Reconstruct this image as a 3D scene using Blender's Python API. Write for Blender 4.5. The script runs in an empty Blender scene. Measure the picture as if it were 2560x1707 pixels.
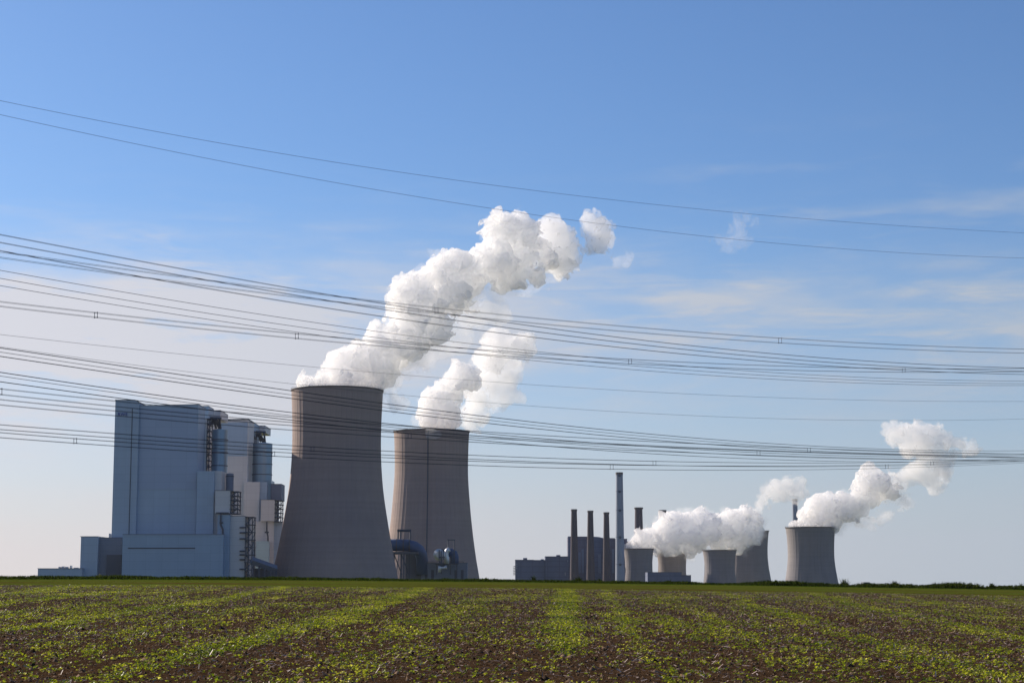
import bpy, math, random
import numpy as np
from mathutils import Vector, Matrix
random.seed(7)
RNG = np.random.default_rng(11)
scene = bpy.context.scene
COL = scene.collection

# ------------------------------------------------------------------ camera
F = 4600.0                       # focal length in pixels of a 2560 px wide frame
HZ = 1478.0                      # row of the true horizon in that frame
PITCH = math.atan((HZ - 853.5) / F)
EYE = 1.7
cam_d = bpy.data.cameras.new('camera')
cam = bpy.data.objects.new('camera', cam_d)
COL.objects.link(cam)
cam_d.sensor_width = 36.0
cam_d.lens = 36.0 * F / 2560.0
cam_d.clip_start = 0.5
cam_d.clip_end = 40000.0
cam.location = (0, 0, EYE)
cam.rotation_euler = (math.pi / 2 + PITCH, 0, 0)
scene.camera = cam

# ------------------------------------------------------------------ sky and sun
SUN_AZ = math.radians(-51.0)     # measured from +Y towards +X
SUN_EL = math.radians(25.0)
world = bpy.data.worlds.new("World")
scene.world = world
world.use_nodes = True
wn, wl = world.node_tree.nodes, world.node_tree.links
wn.clear()


def W(kind, **kw):
    n = wn.new(kind)
    for k, v in kw.items():
        setattr(n, k, v)
    return n


def wmath(op, a, b=None, clamp=False):
    n = wn.new('ShaderNodeMath'); n.operation = op; n.use_clamp = clamp
    for i, v in enumerate((a, b)):
        if v is None:
            continue
        if isinstance(v, (int, float)):
            n.inputs[i].default_value = v
        else:
            wl.new(v, n.inputs[i])
    return n.outputs[0]


def wbump(x, c, w):
    """smooth hump of half width w round c"""
    d = wmath('DIVIDE', wmath('SUBTRACT', x, c), w)
    return wmath('POWER', 2.71828, wmath('MULTIPLY', wmath('MULTIPLY', d, d), -1.0))


def wstep(x, lo, hi):
    n = wn.new('ShaderNodeMapRange'); n.interpolation_type = 'SMOOTHSTEP'
    n.inputs['From Min'].default_value = lo; n.inputs['From Max'].default_value = hi
    wl.new(x, n.inputs['Value'])
    return n.outputs['Result']


def wnoise(vec, sx, sy, sz, scale, detail, rough, off=0.0, dist=0.0):
    m = W('ShaderNodeMapping')
    m.inputs['Scale'].default_value = (sx, sy, sz)
    m.inputs['Location'].default_value = (off, off * 0.7, off * 1.3)
    wl.new(vec, m.inputs['Vector'])
    n = W('ShaderNodeTexNoise')
    n.inputs['Scale'].default_value = scale
    n.inputs['Detail'].default_value = detail
    n.inputs['Roughness'].default_value = rough
    n.inputs['Distortion'].default_value = dist
    wl.new(m.outputs[0], n.inputs['Vector'])
    return n.outputs['Fac']


sky = W('ShaderNodeTexSky')
sky.sky_type = 'NISHITA'
sky.sun_disc = False
sky.sun_elevation = SUN_EL
sky.sun_rotation = SUN_AZ
sky.altitude = 60
sky.air_density = 1.0
sky.dust_density = 0.5
sky.ozone_density = 2.0
tc = W('ShaderNodeTexCoord')
sep = W('ShaderNodeSeparateXYZ')
wl.new(tc.outputs['Generated'], sep.inputs[0])
AZ = wmath('MULTIPLY', wmath('ARCTAN2', sep.outputs[0], sep.outputs[1]), 57.2958)
EL = wmath('MULTIPLY', wmath('ARCSINE', sep.outputs[2]), 57.2958)
D3 = tc.outputs['Generated']
warp = wnoise(D3, 3, 3, 10, 4.0, 4, 0.6, 3.1)
ELW = wmath('ADD', EL, wmath('MULTIPLY', wmath('SUBTRACT', warp, 0.5), 3.0))
streak = wnoise(D3, 4, 4, 30, 2.2, 7, 0.6, 1.7, 0.4)
soft = wnoise(D3, 3, 3, 14, 3.0, 5, 0.55, 9.2, 0.2)
# a broad veil low on the left, a thin streaky bank on the right, both cirrus-like
veil = wmath('MULTIPLY', wbump(ELW, 7.4, 2.1), wmath('SUBTRACT', 1.0, wstep(AZ, -10.0, 3.0)))
veil = wmath('MULTIPLY', veil, wmath('ADD', wmath('MULTIPLY', wstep(soft, 0.28, 0.56), 0.62), wmath('MULTIPLY', wstep(streak, 0.36, 0.64), 0.38)))
bank = wmath('MULTIPLY', wbump(ELW, 8.9, 0.6), wstep(AZ, 1.5, 6.0))
bank = wmath('MULTIPLY', bank, wstep(streak, 0.40, 0.68))
thin = wmath('MULTIPLY', wbump(ELW, 7.9, 2.0), wmath('ADD', 0.16, wmath('MULTIPLY', wstep(soft, 0.34, 0.64), 0.52)))
fib = wnoise(D3, 5, 5, 45, 2.6, 7, 0.62, 7.7, 0.8)
fibre = wmath('MULTIPLY', wmath('MULTIPLY', wstep(fib, 0.46, 0.70), wbump(ELW, 8.4, 2.6)), 0.34)
thin = wmath('ADD', thin, fibre)
lacy = wnoise(D3, 6, 6, 60, 3.0, 6, 0.6, 5.5, 0.6)
thin = wmath('ADD', thin, wmath('MULTIPLY', wmath('MULTIPLY', wbump(ELW, 7.6, 0.35), wstep(lacy, 0.42, 0.66)), wmath('MULTIPLY', wstep(AZ, 1.0, 4.0), 0.45)))
low = wmath('MULTIPLY', wbump(EL, 0.0, 5.5), wmath('ADD', 0.84, wmath('MULTIPLY', streak, 0.30)))
high = wmath('MULTIPLY', wmath('MULTIPLY', wstep(soft, 0.5, 0.8), wbump(ELW, 11.0, 2.2)), wmath('MULTIPLY', wstep(AZ, 1, 6), 0.55))
cov = wmath('ADD', wmath('ADD', wmath('MULTIPLY', veil, 0.95), wmath('MULTIPLY', bank, 0.60)),
            wmath('ADD', thin, wmath('ADD', low, high)), False)
cov = wmath('MINIMUM', cov, 0.93)
cmix = W('ShaderNodeMix', data_type='RGBA')
cl1 = W('ShaderNodeRGB')
# cloud luminance falls with the angle from the sun
sdot = wmath('SUBTRACT', 1.0, wstep(AZ, -24.0, 22.0))
ccol = W('ShaderNodeMix', data_type='RGBA')
ccol.inputs['A'].default_value = (4.9, 5.5, 6.4, 1)
ccol.inputs['B'].default_value = (8.1, 7.95, 8.45, 1)
wl.new(sdot, ccol.inputs['Factor'])
warm = W('ShaderNodeMix', data_type='RGBA', blend_type='MULTIPLY')
warm.inputs['B'].default_value = (1.06, 0.985, 0.93, 1)
wl.new(wmath('MULTIPLY', wbump(EL, 0.0, 5.0), sdot), warm.inputs['Factor'])
wl.new(ccol.outputs['Result'], warm.inputs['A'])
tint = W('ShaderNodeMix', data_type='RGBA', blend_type='MULTIPLY')
tint.inputs['Factor'].default_value = 1.0
tint.inputs['B'].default_value = (0.71, 0.935, 1.27, 1)
wl.new(sky.outputs[0], tint.inputs['A'])
wl.new(cov, cmix.inputs['Factor'])
wl.new(tint.outputs['Result'], cmix.inputs['A'])
wl.new(warm.outputs['Result'], cmix.inputs['B'])
bg = W('ShaderNodeBackground')
bg.inputs['Strength'].default_value = 0.065
wl.new(cmix.outputs['Result'], bg.inputs['Color'])
wo = W('ShaderNodeOutputWorld')
wl.new(bg.outputs[0], wo.inputs['Surface'])

sun_d = bpy.data.lights.new('sun', 'SUN')
sun_d.energy = 5.0
sun_d.angle = math.radians(0.53)
sun_d.color = (1.0, 0.87, 0.72)
sun = bpy.data.objects.new('sun', sun_d)
COL.objects.link(sun)
SDIR = Vector((math.sin(SUN_AZ) * math.cos(SUN_EL), math.cos(SUN_AZ) * math.cos(SUN_EL), math.sin(SUN_EL)))
sun.rotation_euler = SDIR.to_track_quat('Z', 'Y').to_euler()

scene.view_settings.view_transform = 'Standard'
scene.view_settings.look = 'None'
scene.view_settings.gamma = 1.0
scene.view_settings.exposure = 0.5
cy = scene.cycles
cy.max_bounces = 34
cy.diffuse_bounces = 3
cy.glossy_bounces = 2
cy.transmission_bounces = 4
cy.transparent_max_bounces = 64
cy.volume_bounces = 32
cy.use_denoising = True
cy.sample_clamp_indirect = 6.0
scene.render.film_transparent = False


# ------------------------------------------------------------------ helpers
def P(px, py, D):
    """the point seen in pixel (px, py) of the 2560 px frame at D metres ahead"""
    u, v = (px - 1280.0) / F, (853.5 - py) / F
    dy = math.cos(PITCH) - v * math.sin(PITCH)
    dz = math.sin(PITCH) + v * math.cos(PITCH)
    k = D / dy
    return Vector((u * k, D, EYE + dz * k))


def tag(o, label=None, cat=None, group=None, kind=None):
    if label: o['label'] = label
    if cat: o['category'] = cat
    if group: o['group'] = group
    if kind: o['kind'] = kind
    return o


def empty(name, loc, label, cat, group=None, rz=0.0):
    o = bpy.data.objects.new(name, None)
    o.empty_display_size = 2
    COL.objects.link(o)
    o.location = loc
    o.rotation_euler = (0, 0, rz)
    return tag(o, label, cat, group)


class MB:
    def __init__(self):
        self.v, self.f = [], []

    def box(self, x0, x1, y0, y1, z0, z1):
        n = len(self.v)
        self.v += [(x0, y0, z0), (x1, y0, z0), (x1, y1, z0), (x0, y1, z0), (x0, y0, z1), (x1, y0, z1), (x1, y1, z1), (x0, y1, z1)]
        self.f += [tuple(n + i for i in q) for q in ((0, 3, 2, 1), (4, 5, 6, 7), (0, 1, 5, 4), (1, 2, 6, 5), (2, 3, 7, 6), (3, 0, 4, 7))]
        return self

    def tube(self, pts, r, n=8, caps=True):
        pts = [Vector(p) for p in pts]
        rs = r if isinstance(r, (list, tuple)) else [r] * len(pts)
        base = len(self.v)
        up = None
        for i, p in enumerate(pts):
            t = (pts[min(i + 1, len(pts) - 1)] - pts[max(i - 1, 0)]).normalized()
            if up is None:
                up = Vector((0, 0, 1)) if abs(t.z) < 0.9 else Vector((1, 0, 0))
            a = t.cross(up).normalized()
            b = a.cross(t).normalized()
            up = b
            for k in range(n):
                q = 2 * math.pi * k / n
                self.v.append(tuple(p + a * math.cos(q) * rs[i] + b * math.sin(q) * rs[i]))
        for i in range(len(pts) - 1):
            for k in range(n):
                k2 = (k + 1) % n
                self.f.append((base + i * n + k, base + (i + 1) * n + k, base + (i + 1) * n + k2, base + i * n + k2))
        if caps:
            self.f.append(tuple(base + k for k in range(n)))
            self.f.append(tuple(base + (len(pts) - 1) * n + k for k in reversed(range(n))))
        return self

    def prism(self, pts, y0, y1):
        """polygon pts (x, z) pushed from y0 to y1"""
        n, m = len(self.v), len(pts)
        self.v += [(x, y0, z) for x, z in pts] + [(x, y1, z) for x, z in pts]
        self.f.append(tuple(n + i for i in range(m)))
        self.f.append(tuple(n + m + i for i in reversed(range(m))))
        for i in range(m):
            j = (i + 1) % m
            self.f.append((n + i, n + m + i, n + m + j, n + j))
        return self

    def build(self, name, mat, parent=None, smooth=False):
        me = bpy.data.meshes.new(name)
        me.from_pydata(self.v, [], self.f)
        me.materials.append(mat)
        if smooth:
            me.shade_smooth()
        o = bpy.data.objects.new(name, me)
        COL.objects.link(o)
        if parent is not None:
            o.parent = parent
            o.matrix_parent_inverse = Matrix.Translation(parent.location).inverted() if parent.type == 'EMPTY' else Matrix()
        return o


def child(o, parent):
    """parent a mesh written in world coordinates below a thing placed by its location"""
    o.parent = parent
    root = parent
    while root.parent is not None:
        root = root.parent
    if parent is root and root.type == 'EMPTY':
        o.matrix_parent_inverse = Matrix.Translation(root.location).inverted()
    return o


def np_mesh(name, verts, faces, mat, smooth=False, attr=None):
    """faces: (n, k) integer array of equal-sized polygons"""
    me = bpy.data.meshes.new(name)
    k = faces.shape[1]
    me.vertices.add(len(verts))
    me.vertices.foreach_set('co', np.ascontiguousarray(verts, dtype=np.float32).ravel())
    me.loops.add(faces.size)
    me.loops.foreach_set('vertex_index', np.ascontiguousarray(faces, dtype=np.int32).ravel())
    me.polygons.add(len(faces))
    me.polygons.foreach_set('loop_start', np.arange(0, faces.size, k, dtype=np.int32))
    me.polygons.foreach_set('loop_total', np.full(len(faces), k, dtype=np.int32))
    if smooth:
        me.polygons.foreach_set('use_smooth', np.ones(len(faces), dtype=bool))
    if attr is not None:
        a = me.attributes.new('tint', 'FLOAT', 'FACE')
        a.data.foreach_set('value', np.ascontiguousarray(attr, dtype=np.float32))
    me.update(calc_edges=True)
    me.materials.append(mat)
    o = bpy.data.objects.new(name, me)
    COL.objects.link(o)
    return o


# ------------------------------------------------------------------ materials
class NT:
    def __init__(self, name):
        self.m = bpy.data.materials.new(name)
        self.m.use_nodes = True
        self.n, self.l = self.m.node_tree.nodes, self.m.node_tree.links
        self.n.clear()
        self.out = self.n.new('ShaderNodeOutputMaterial')

    def new(self, kind, **kw):
        x = self.n.new(kind)
        for k, v in kw.items():
            setattr(x, k, v)
        return x

    def link(self, a, b):
        self.l.new(a, b)

    def coord(self, scale=(1, 1, 1), what='Object'):
        t = self.new('ShaderNodeTexCoord')
        m = self.new('ShaderNodeMapping')
        m.inputs['Scale'].default_value = scale
        self.link(t.outputs[what], m.inputs['Vector'])
        return m.outputs[0]

    def noise(self, vec, scale, detail=4, rough=0.55):
        x = self.new('ShaderNodeTexNoise')
        x.inputs['Scale'].default_value = scale
        x.inputs['Detail'].default_value = detail
        x.inputs['Roughness'].default_value = rough
        self.link(vec, x.inputs['Vector'])
        return x.outputs['Fac']

    def ramp(self, fac, stops):
        r = self.new('ShaderNodeValToRGB')
        e = r.color_ramp.elements
        while len(e) < len(stops):
            e.new(0.5)
        for el, (p, c) in zip(e, stops):
            el.position = p
            el.color = (*c, 1) if len(c) == 3 else c
        self.link(fac, r.inputs[0])
        return r.outputs[0]

    def mul(self, a, b, fac=1.0, mode='MULTIPLY'):
        x = self.new('ShaderNodeMix', data_type='RGBA', blend_type=mode)
        for s, v in (('Factor', fac), ('A', a), ('B', b)):
            if isinstance(v, (int, float)):
                x.inputs[s].default_value = v
            elif isinstance(v, tuple):
                x.inputs[s].default_value = (*v, 1)
            else:
                self.link(v, x.inputs[s])
        return x.outputs['Result']

    def math(self, op, a, b=0.0, clamp=False):
        x = self.new('ShaderNodeMath', operation=op, use_clamp=clamp)
        for i, v in enumerate((a, b)):
            if isinstance(v, (int, float)):
                x.inputs[i].default_value = v
            else:
                self.link(v, x.inputs[i])
        return x.outputs[0]


def surf(name, base, rough=0.7, var=0.12, scale=(0.05, 0.05, 0.05), nsc=1.0, panels=None, streaks=0.0, metallic=0.0, spec=0.3, bump=0.0):
    t = NT(name)
    vec = t.coord(scale)
    n = t.noise(vec, nsc, 5, 0.6)
    c = t.mul(tuple(base), t.ramp(n, [(0.25, (1 - var,) * 3), (0.75, (1 + var,) * 3)]))
    if streaks:
        s = t.noise(t.coord((0.35, 0.35, 0.012)), 1.0, 4, 0.6)
        c = t.mul(c, t.ramp(s, [(0.3, (1 - streaks,) * 3), (0.7, (1.0, 1.0, 1.0))]))
    if 'concrete' in name:
        lf = t.noise(t.coord((0.004, 0.004, 0.30)), 1.0, 3, 0.6)
        c = t.mul(c, t.ramp(lf, [(0.3, (0.93, 0.93, 0.94)), (0.7, (1.05, 1.05, 1.04))]))
        pt = t.noise(t.coord((0.012, 0.012, 0.012)), 1.0, 3, 0.5)
        c = t.mul(c, t.ramp(pt, [(0.35, (0.88, 0.89, 0.95)), (0.65, (1.10, 1.07, 1.03))]))
    if panels:
        br = t.new('ShaderNodeTexBrick')
        br.offset = 0.0
        br.inputs['Color1'].default_value = (1, 1, 1, 1)
        br.inputs['Color2'].default_value = (0.95, 0.955, 0.965, 1)
        br.inputs['Mortar'].default_value = (0.80, 0.80, 0.82, 1)
        br.inputs['Scale'].default_value = 1.0
        br.inputs['Brick Width'].default_value = panels[0]
        br.inputs['Row Height'].default_value = panels[1]
        br.inputs['Mortar Size'].default_value = panels[2]
        tcn = t.new('ShaderNodeTexCoord')
        sp = t.new('ShaderNodeSeparateXYZ')
        t.link(tcn.outputs['Object'], sp.inputs[0])
        cb = t.new('ShaderNodeCombineXYZ')
        t.link(t.math('ADD', sp.outputs[0], sp.outputs[1]), cb.inputs[0])
        t.link(sp.outputs[2], cb.inputs[1])
        t.link(cb.outputs[0], br.inputs['Vector'])
        c = t.mul(c, br.outputs['Color'])
    p = t.new('ShaderNodeBsdfPrincipled')
    t.link(c, p.inputs['Base Color'])
    p.inputs['Roughness'].default_value = rough
    p.inputs['Metallic'].default_value = metallic
    p.inputs['Specular IOR Level'].default_value = spec
    if bump:
        b = t.new('ShaderNodeBump')
        b.inputs['Strength'].default_value = bump
        b.inputs['Distance'].default_value = 0.5
        t.link(n, b.inputs['Height'])
        t.link(b.outputs[0], p.inputs['Normal'])
    t.link(p.outputs[0], t.out.inputs['Surface'])
    return t.m


M = {}
M['concrete'] = surf('pale_concrete', (0.345, 0.275, 0.25), 0.85, 0.06, (0.02, 0.02, 0.02), 1.0, streaks=0.07, spec=0.1)
M['old_concrete'] = surf('weathered_concrete', (0.27, 0.255, 0.26), 0.9, 0.08, (0.03, 0.03, 0.03), 1.0, streaks=0.12, spec=0.1)
M['brown_concrete'] = surf('brownish_concrete', (0.28, 0.25, 0.24), 0.9, 0.08, (0.03, 0.03, 0.03), 1.0, streaks=0.12, spec=0.1)
M['rim'] = surf('dark_rim_concrete', (0.12, 0.11, 0.11), 0.85, 0.1, (0.05, 0.05, 0.05))
M['clad'] = surf('blue_grey_cladding', (0.36, 0.46, 0.58), 0.55, 0.04, (0.015, 0.015, 0.015), panels=(12.0, 6.0, 0.10), streaks=0.05, spec=0.4)
M['clad_low'] = surf('deeper_blue_cladding', (0.30, 0.41, 0.54), 0.55, 0.04, (0.015, 0.015, 0.015), panels=(12.0, 6.0, 0.10), streaks=0.05, spec=0.4)
M['clad_pale'] = surf('pale_grey_cladding', (0.62, 0.61, 0.62), 0.55, 0.04, (0.015, 0.015, 0.015), panels=(12.0, 6.0, 0.10), streaks=0.06, spec=0.4)
M['clad_dark'] = surf('shaded_slate_cladding', (0.17, 0.20, 0.27), 0.6, 0.06, (0.02, 0.02, 0.02), panels=(8.0, 4.0, 0.1), spec=0.3)  # dark slate tone; on the bunker's side block it stands in for shade
M['roof'] = surf('grey_roof_edge', (0.10, 0.11, 0.14), 0.7, 0.08)
M['steel'] = surf('dark_steel', (0.085, 0.095, 0.125), 0.7, 0.1, spec=0.2)
M['silo'] = surf('blue_grey_silo', (0.20, 0.30, 0.40), 0.38, 0.06, streaks=0.1, metallic=0.55, spec=0.5)
M['duct'] = surf('blue_duct', (0.055, 0.10, 0.21), 0.65, 0.12, streaks=0.2, spec=0.25)
M['duct_metal'] = surf('bright_duct_metal', (0.62, 0.65, 0.68), 0.5, 0.12, metallic=0.6, spec=0.4)
M['sootbrick'] = surf('soot_brown_brick', (0.085, 0.072, 0.09), 0.9, 0.12, streaks=0.15)
M['whitechim'] = surf('pale_chimney_shell', (0.27, 0.31, 0.39), 0.7, 0.05, streaks=0.08)
M['oldhall'] = surf('old_plant_walls', (0.15, 0.145, 0.20), 0.8, 0.15, (0.05, 0.05, 0.02), panels=(14.0, 9.0, 0.5), streaks=0.2)
M['oldlow'] = surf('old_plant_low_walls', (0.115, 0.14, 0.22), 0.8, 0.15, (0.05, 0.05, 0.02), panels=(16.0, 7.0, 0.5))
M['sign'] = surf('blue_sign_letters', (0.03, 0.06, 0.30), 0.5, 0.02)
M['wire'] = surf('weathered_cable', (0.08, 0.08, 0.085), 0.6, 0.1, metallic=0.4)


# ------------------------------------------------------------------ terrain
def smooth(a, b, x):
    t = np.clip((x - a) / (b - a), 0, 1)
    return t * t * (3 - 2 * t)


YK = np.array([-200, 0, 34, 80, 120, 160, 205, 255, 275, 330, 420, 600, 40000], float)
ZK = np.array([-0.2, 0, 0.02, 0.62, 1.25, 1.90, 2.45, 2.97, 3.0, 1.0, -5.0, -16.0, -16.0], float)


def terrain(x, y):
    x, y = np.asarray(x, float), np.asarray(y, float)
    z = np.interp(y, YK, ZK)
    xs = 110 * np.tanh(x / 110)
    lat = (-0.0115 * xs - 8.5e-5 * xs * xs * np.sign(1)) * (1 - smooth(280, 600, y))
    z = z + lat
    # shallow undulation of the field
    z = z + 0.04 * np.sin(x * 0.21 + 1.3) * np.sin(y * 0.13) * (1 - smooth(200, 280, y))
    return z


def ground_mesh():
    ys = np.concatenate([np.linspace(-60, 24, 20), np.linspace(25, 290, 240), np.linspace(292, 640, 60), np.geomspace(660, 6000, 35)])
    h = np.concatenate([np.linspace(0, 60, 80), np.linspace(62, 140, 30), np.geomspace(150, 4000, 28)])
    xs = np.concatenate([-h[:0:-1], h])
    X, Y = np.meshgrid(xs, ys)
    Z = terrain(X, Y)
    v = np.stack([X, Y, Z], -1).reshape(-1, 3)
    nx, ny = len(xs), len(ys)
    i = (np.arange(ny - 1)[:, None] * nx + np.arange(nx - 1)[None]).ravel()
    f = np.stack([i, i + 1, i + nx + 1, i + nx], -1)
    t = NT('field_soil')
    tcn = t.new('ShaderNodeTexCoord')
    sp = t.new('ShaderNodeSeparateXYZ')
    t.link(tcn.outputs['Object'], sp.inputs[0])
    vec = t.coord((1, 1, 1))
    fine = t.noise(vec, 9.0, 8, 0.7)
    mid = t.noise(vec, 0.8, 6, 0.6)
    big = t.noise(t.coord((0.25, 0.06, 0.2)), 1.0, 4, 0.5)
    soil = t.ramp(fine, [(0.30, (0.022, 0.013, 0.007)), (0.52, (0.068, 0.042, 0.023)), (0.75, (0.17, 0.11, 0.068))])
    soil = t.mul(soil, t.ramp(mid, [(0.3, (0.75, 0.72, 0.72)), (0.7, (1.2, 1.15, 1.1))]))
    # mown meadow strips between the crop and the verge, running across the view
    st = t.noise(t.coord((0.010, 0.16, 1)), 1.0, 5, 0.65)
    gr = t.ramp(st, [(0.36, (0.085, 0.055, 0.020)), (0.46, (0.080, 0.075, 0.014)), (0.58, (0.080, 0.120, 0.014)), (0.68, (0.075, 0.050, 0.018))])
    gr = t.mul(gr, t.ramp(t.noise(t.coord((1.2, 0.5, 1)), 2.0, 6, 0.7), [(0.3, (0.6, 0.6, 0.6)), (0.7, (1.35, 1.35, 1.3))]))
    edge = t.math('ADD', sp.outputs[1], t.math('MULTIPLY', t.math('SUBTRACT', big, 0.5), 14.0))
    mr = t.new('ShaderNodeMapRange')
    mr.interpolation_type = 'SMOOTHSTEP'
    mr.inputs['From Min'].default_value = 150
    mr.inputs['From Max'].default_value = 164
    t.link(edge, mr.inputs['Value'])
    c = t.mul(soil, gr, mr.outputs['Result'], 'MIX')
    p = t.new('ShaderNodeBsdfPrincipled')
    t.link(c, p.inputs['Base Color'])
    p.inputs['Roughness'].default_value = 0.95
    p.inputs['Specular IOR Level'].default_value = 0.0
    b = t.new('ShaderNodeBump')
    b.inputs['Strength'].default_value = 1.0
    b.inputs['Distance'].default_value = 0.08
    t.link(t.math('ADD', fine, t.math('MULTIPLY', mid, 1.5)), b.inputs['Height'])
    t.link(b.outputs[0], p.inputs['Normal'])
    t.link(p.outputs[0], t.out.inputs['Surface'])
    o = np_mesh('ground', v, f, t.m, smooth=True)
    return tag(o, 'brown ploughed field with seedling rows rising to a grassy crest', 'ground', kind='structure')


ground_mesh()


# ------------------------------------------------------------------ numpy gradient noise
def _hash(ix, iy, iz, seed):
    h = (ix.astype(np.int64) * 374761393 + iy.astype(np.int64) * 668265263 + iz.astype(np.int64) * 2147483647 + seed * 1274126177) & 0xFFFFFFFF
    h = ((h ^ (h >> 13)) * 1274126177) & 0xFFFFFFFF
    return h ^ (h >> 16)


_G = np.random.default_rng(5).normal(size=(256, 3)).astype(np.float32)
_G /= np.linalg.norm(_G, axis=1, keepdims=True)


def perlin(p, seed=0):
    """p (n, 3) -> (n,) roughly -0.9..0.9"""
    p0 = np.floor(p).astype(np.int32)
    fr = (p - p0).astype(np.float32)
    w = fr * fr * fr * (fr * (fr * 6 - 15) + 10)
    out = np.zeros(len(p), np.float32)
    for dx in (0, 1):
        for dy in (0, 1):
            for dz in (0, 1):
                g = _G[_hash(p0[:, 0] + dx, p0[:, 1] + dy, p0[:, 2] + dz, seed) & 255]
                d = (fr[:, 0] - dx) * g[:, 0] + (fr[:, 1] - dy) * g[:, 1] + (fr[:, 2] - dz) * g[:, 2]
                wt = (w[:, 0] if dx else 1 - w[:, 0]) * (w[:, 1] if dy else 1 - w[:, 1]) * (w[:, 2] if dz else 1 - w[:, 2])
                out += wt * d
    return out * 1.5


# ------------------------------------------------------------------ crop, straw, clods
CROP_Y0, CROP_Y1 = 24.0, 163.0
VR = 0.0326                       # the drill rows run slightly to the right


def bands(x, y):
    """how thick the seedlings stand: drilled strips plus patches"""
    c = x - VR * y
    w = c * (1 - 0.0028 * (y - 60)) + 0.10 * np.sin(y * 0.09 + c)
    n1 = perlin(np.stack([c * 0.28, y * 0.035, 0 * c], -1), 3)
    n2 = perlin(np.stack([c * 0.9, y * 0.22, 0 * c + 5], -1), 4)
    n3 = perlin(np.stack([x * 2.2, y * 1.1, 0 * c + 9], -1), 8)
    d = 0.14 + 0.34 * n1 + 0.42 * n2 + 0.40 * n3
    for c0, wd, amp in STRIPS:
        if c0 == -.35:
            amp = amp * smooth(38, 58, y)
        d = d + amp * np.exp(-((w + 0.5 * n3 - c0) / wd) ** 2) * np.clip(1.0 + 0.7 * n2 + 0.4 * n3, 0.35, 1.25)
    return d


STRIPS = [(-30.5, .8, .7), (-26.1, .7, .7), (-21.5, .6, .25), (-17.9, .38, 1.3), (-14.0, .4, .2), (-9.2, .6, 1.0), (-5.0, .4, .2),
          (-.35, .48, 1.6), (2.0, .3, .45), (5.5, .4, .15), (9.2, .5, .5), (14.9, .5, .7), (20.0, .5, .3), (25.0, .6, .4), (31.0, .7, .4)]


def scatter(n_per_m2, keep):
    """random points over the visible wedge of the field (a bit wider than the frame)"""
    hw = lambda y: 0.32 * y + 3.0
    y = np.sqrt(RNG.random(int(n_per_m2 * 0.32 * 2 * (CROP_Y1 ** 2 - CROP_Y0 ** 2) / 2 * 1.1)) * (CROP_Y1 ** 2 - CROP_Y0 ** 2) + CROP_Y0 ** 2)
    x = (RNG.random(len(y)) * 2 - 1) * hw(y)
    k = keep(x, y)
    return x[k], y[k]


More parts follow.
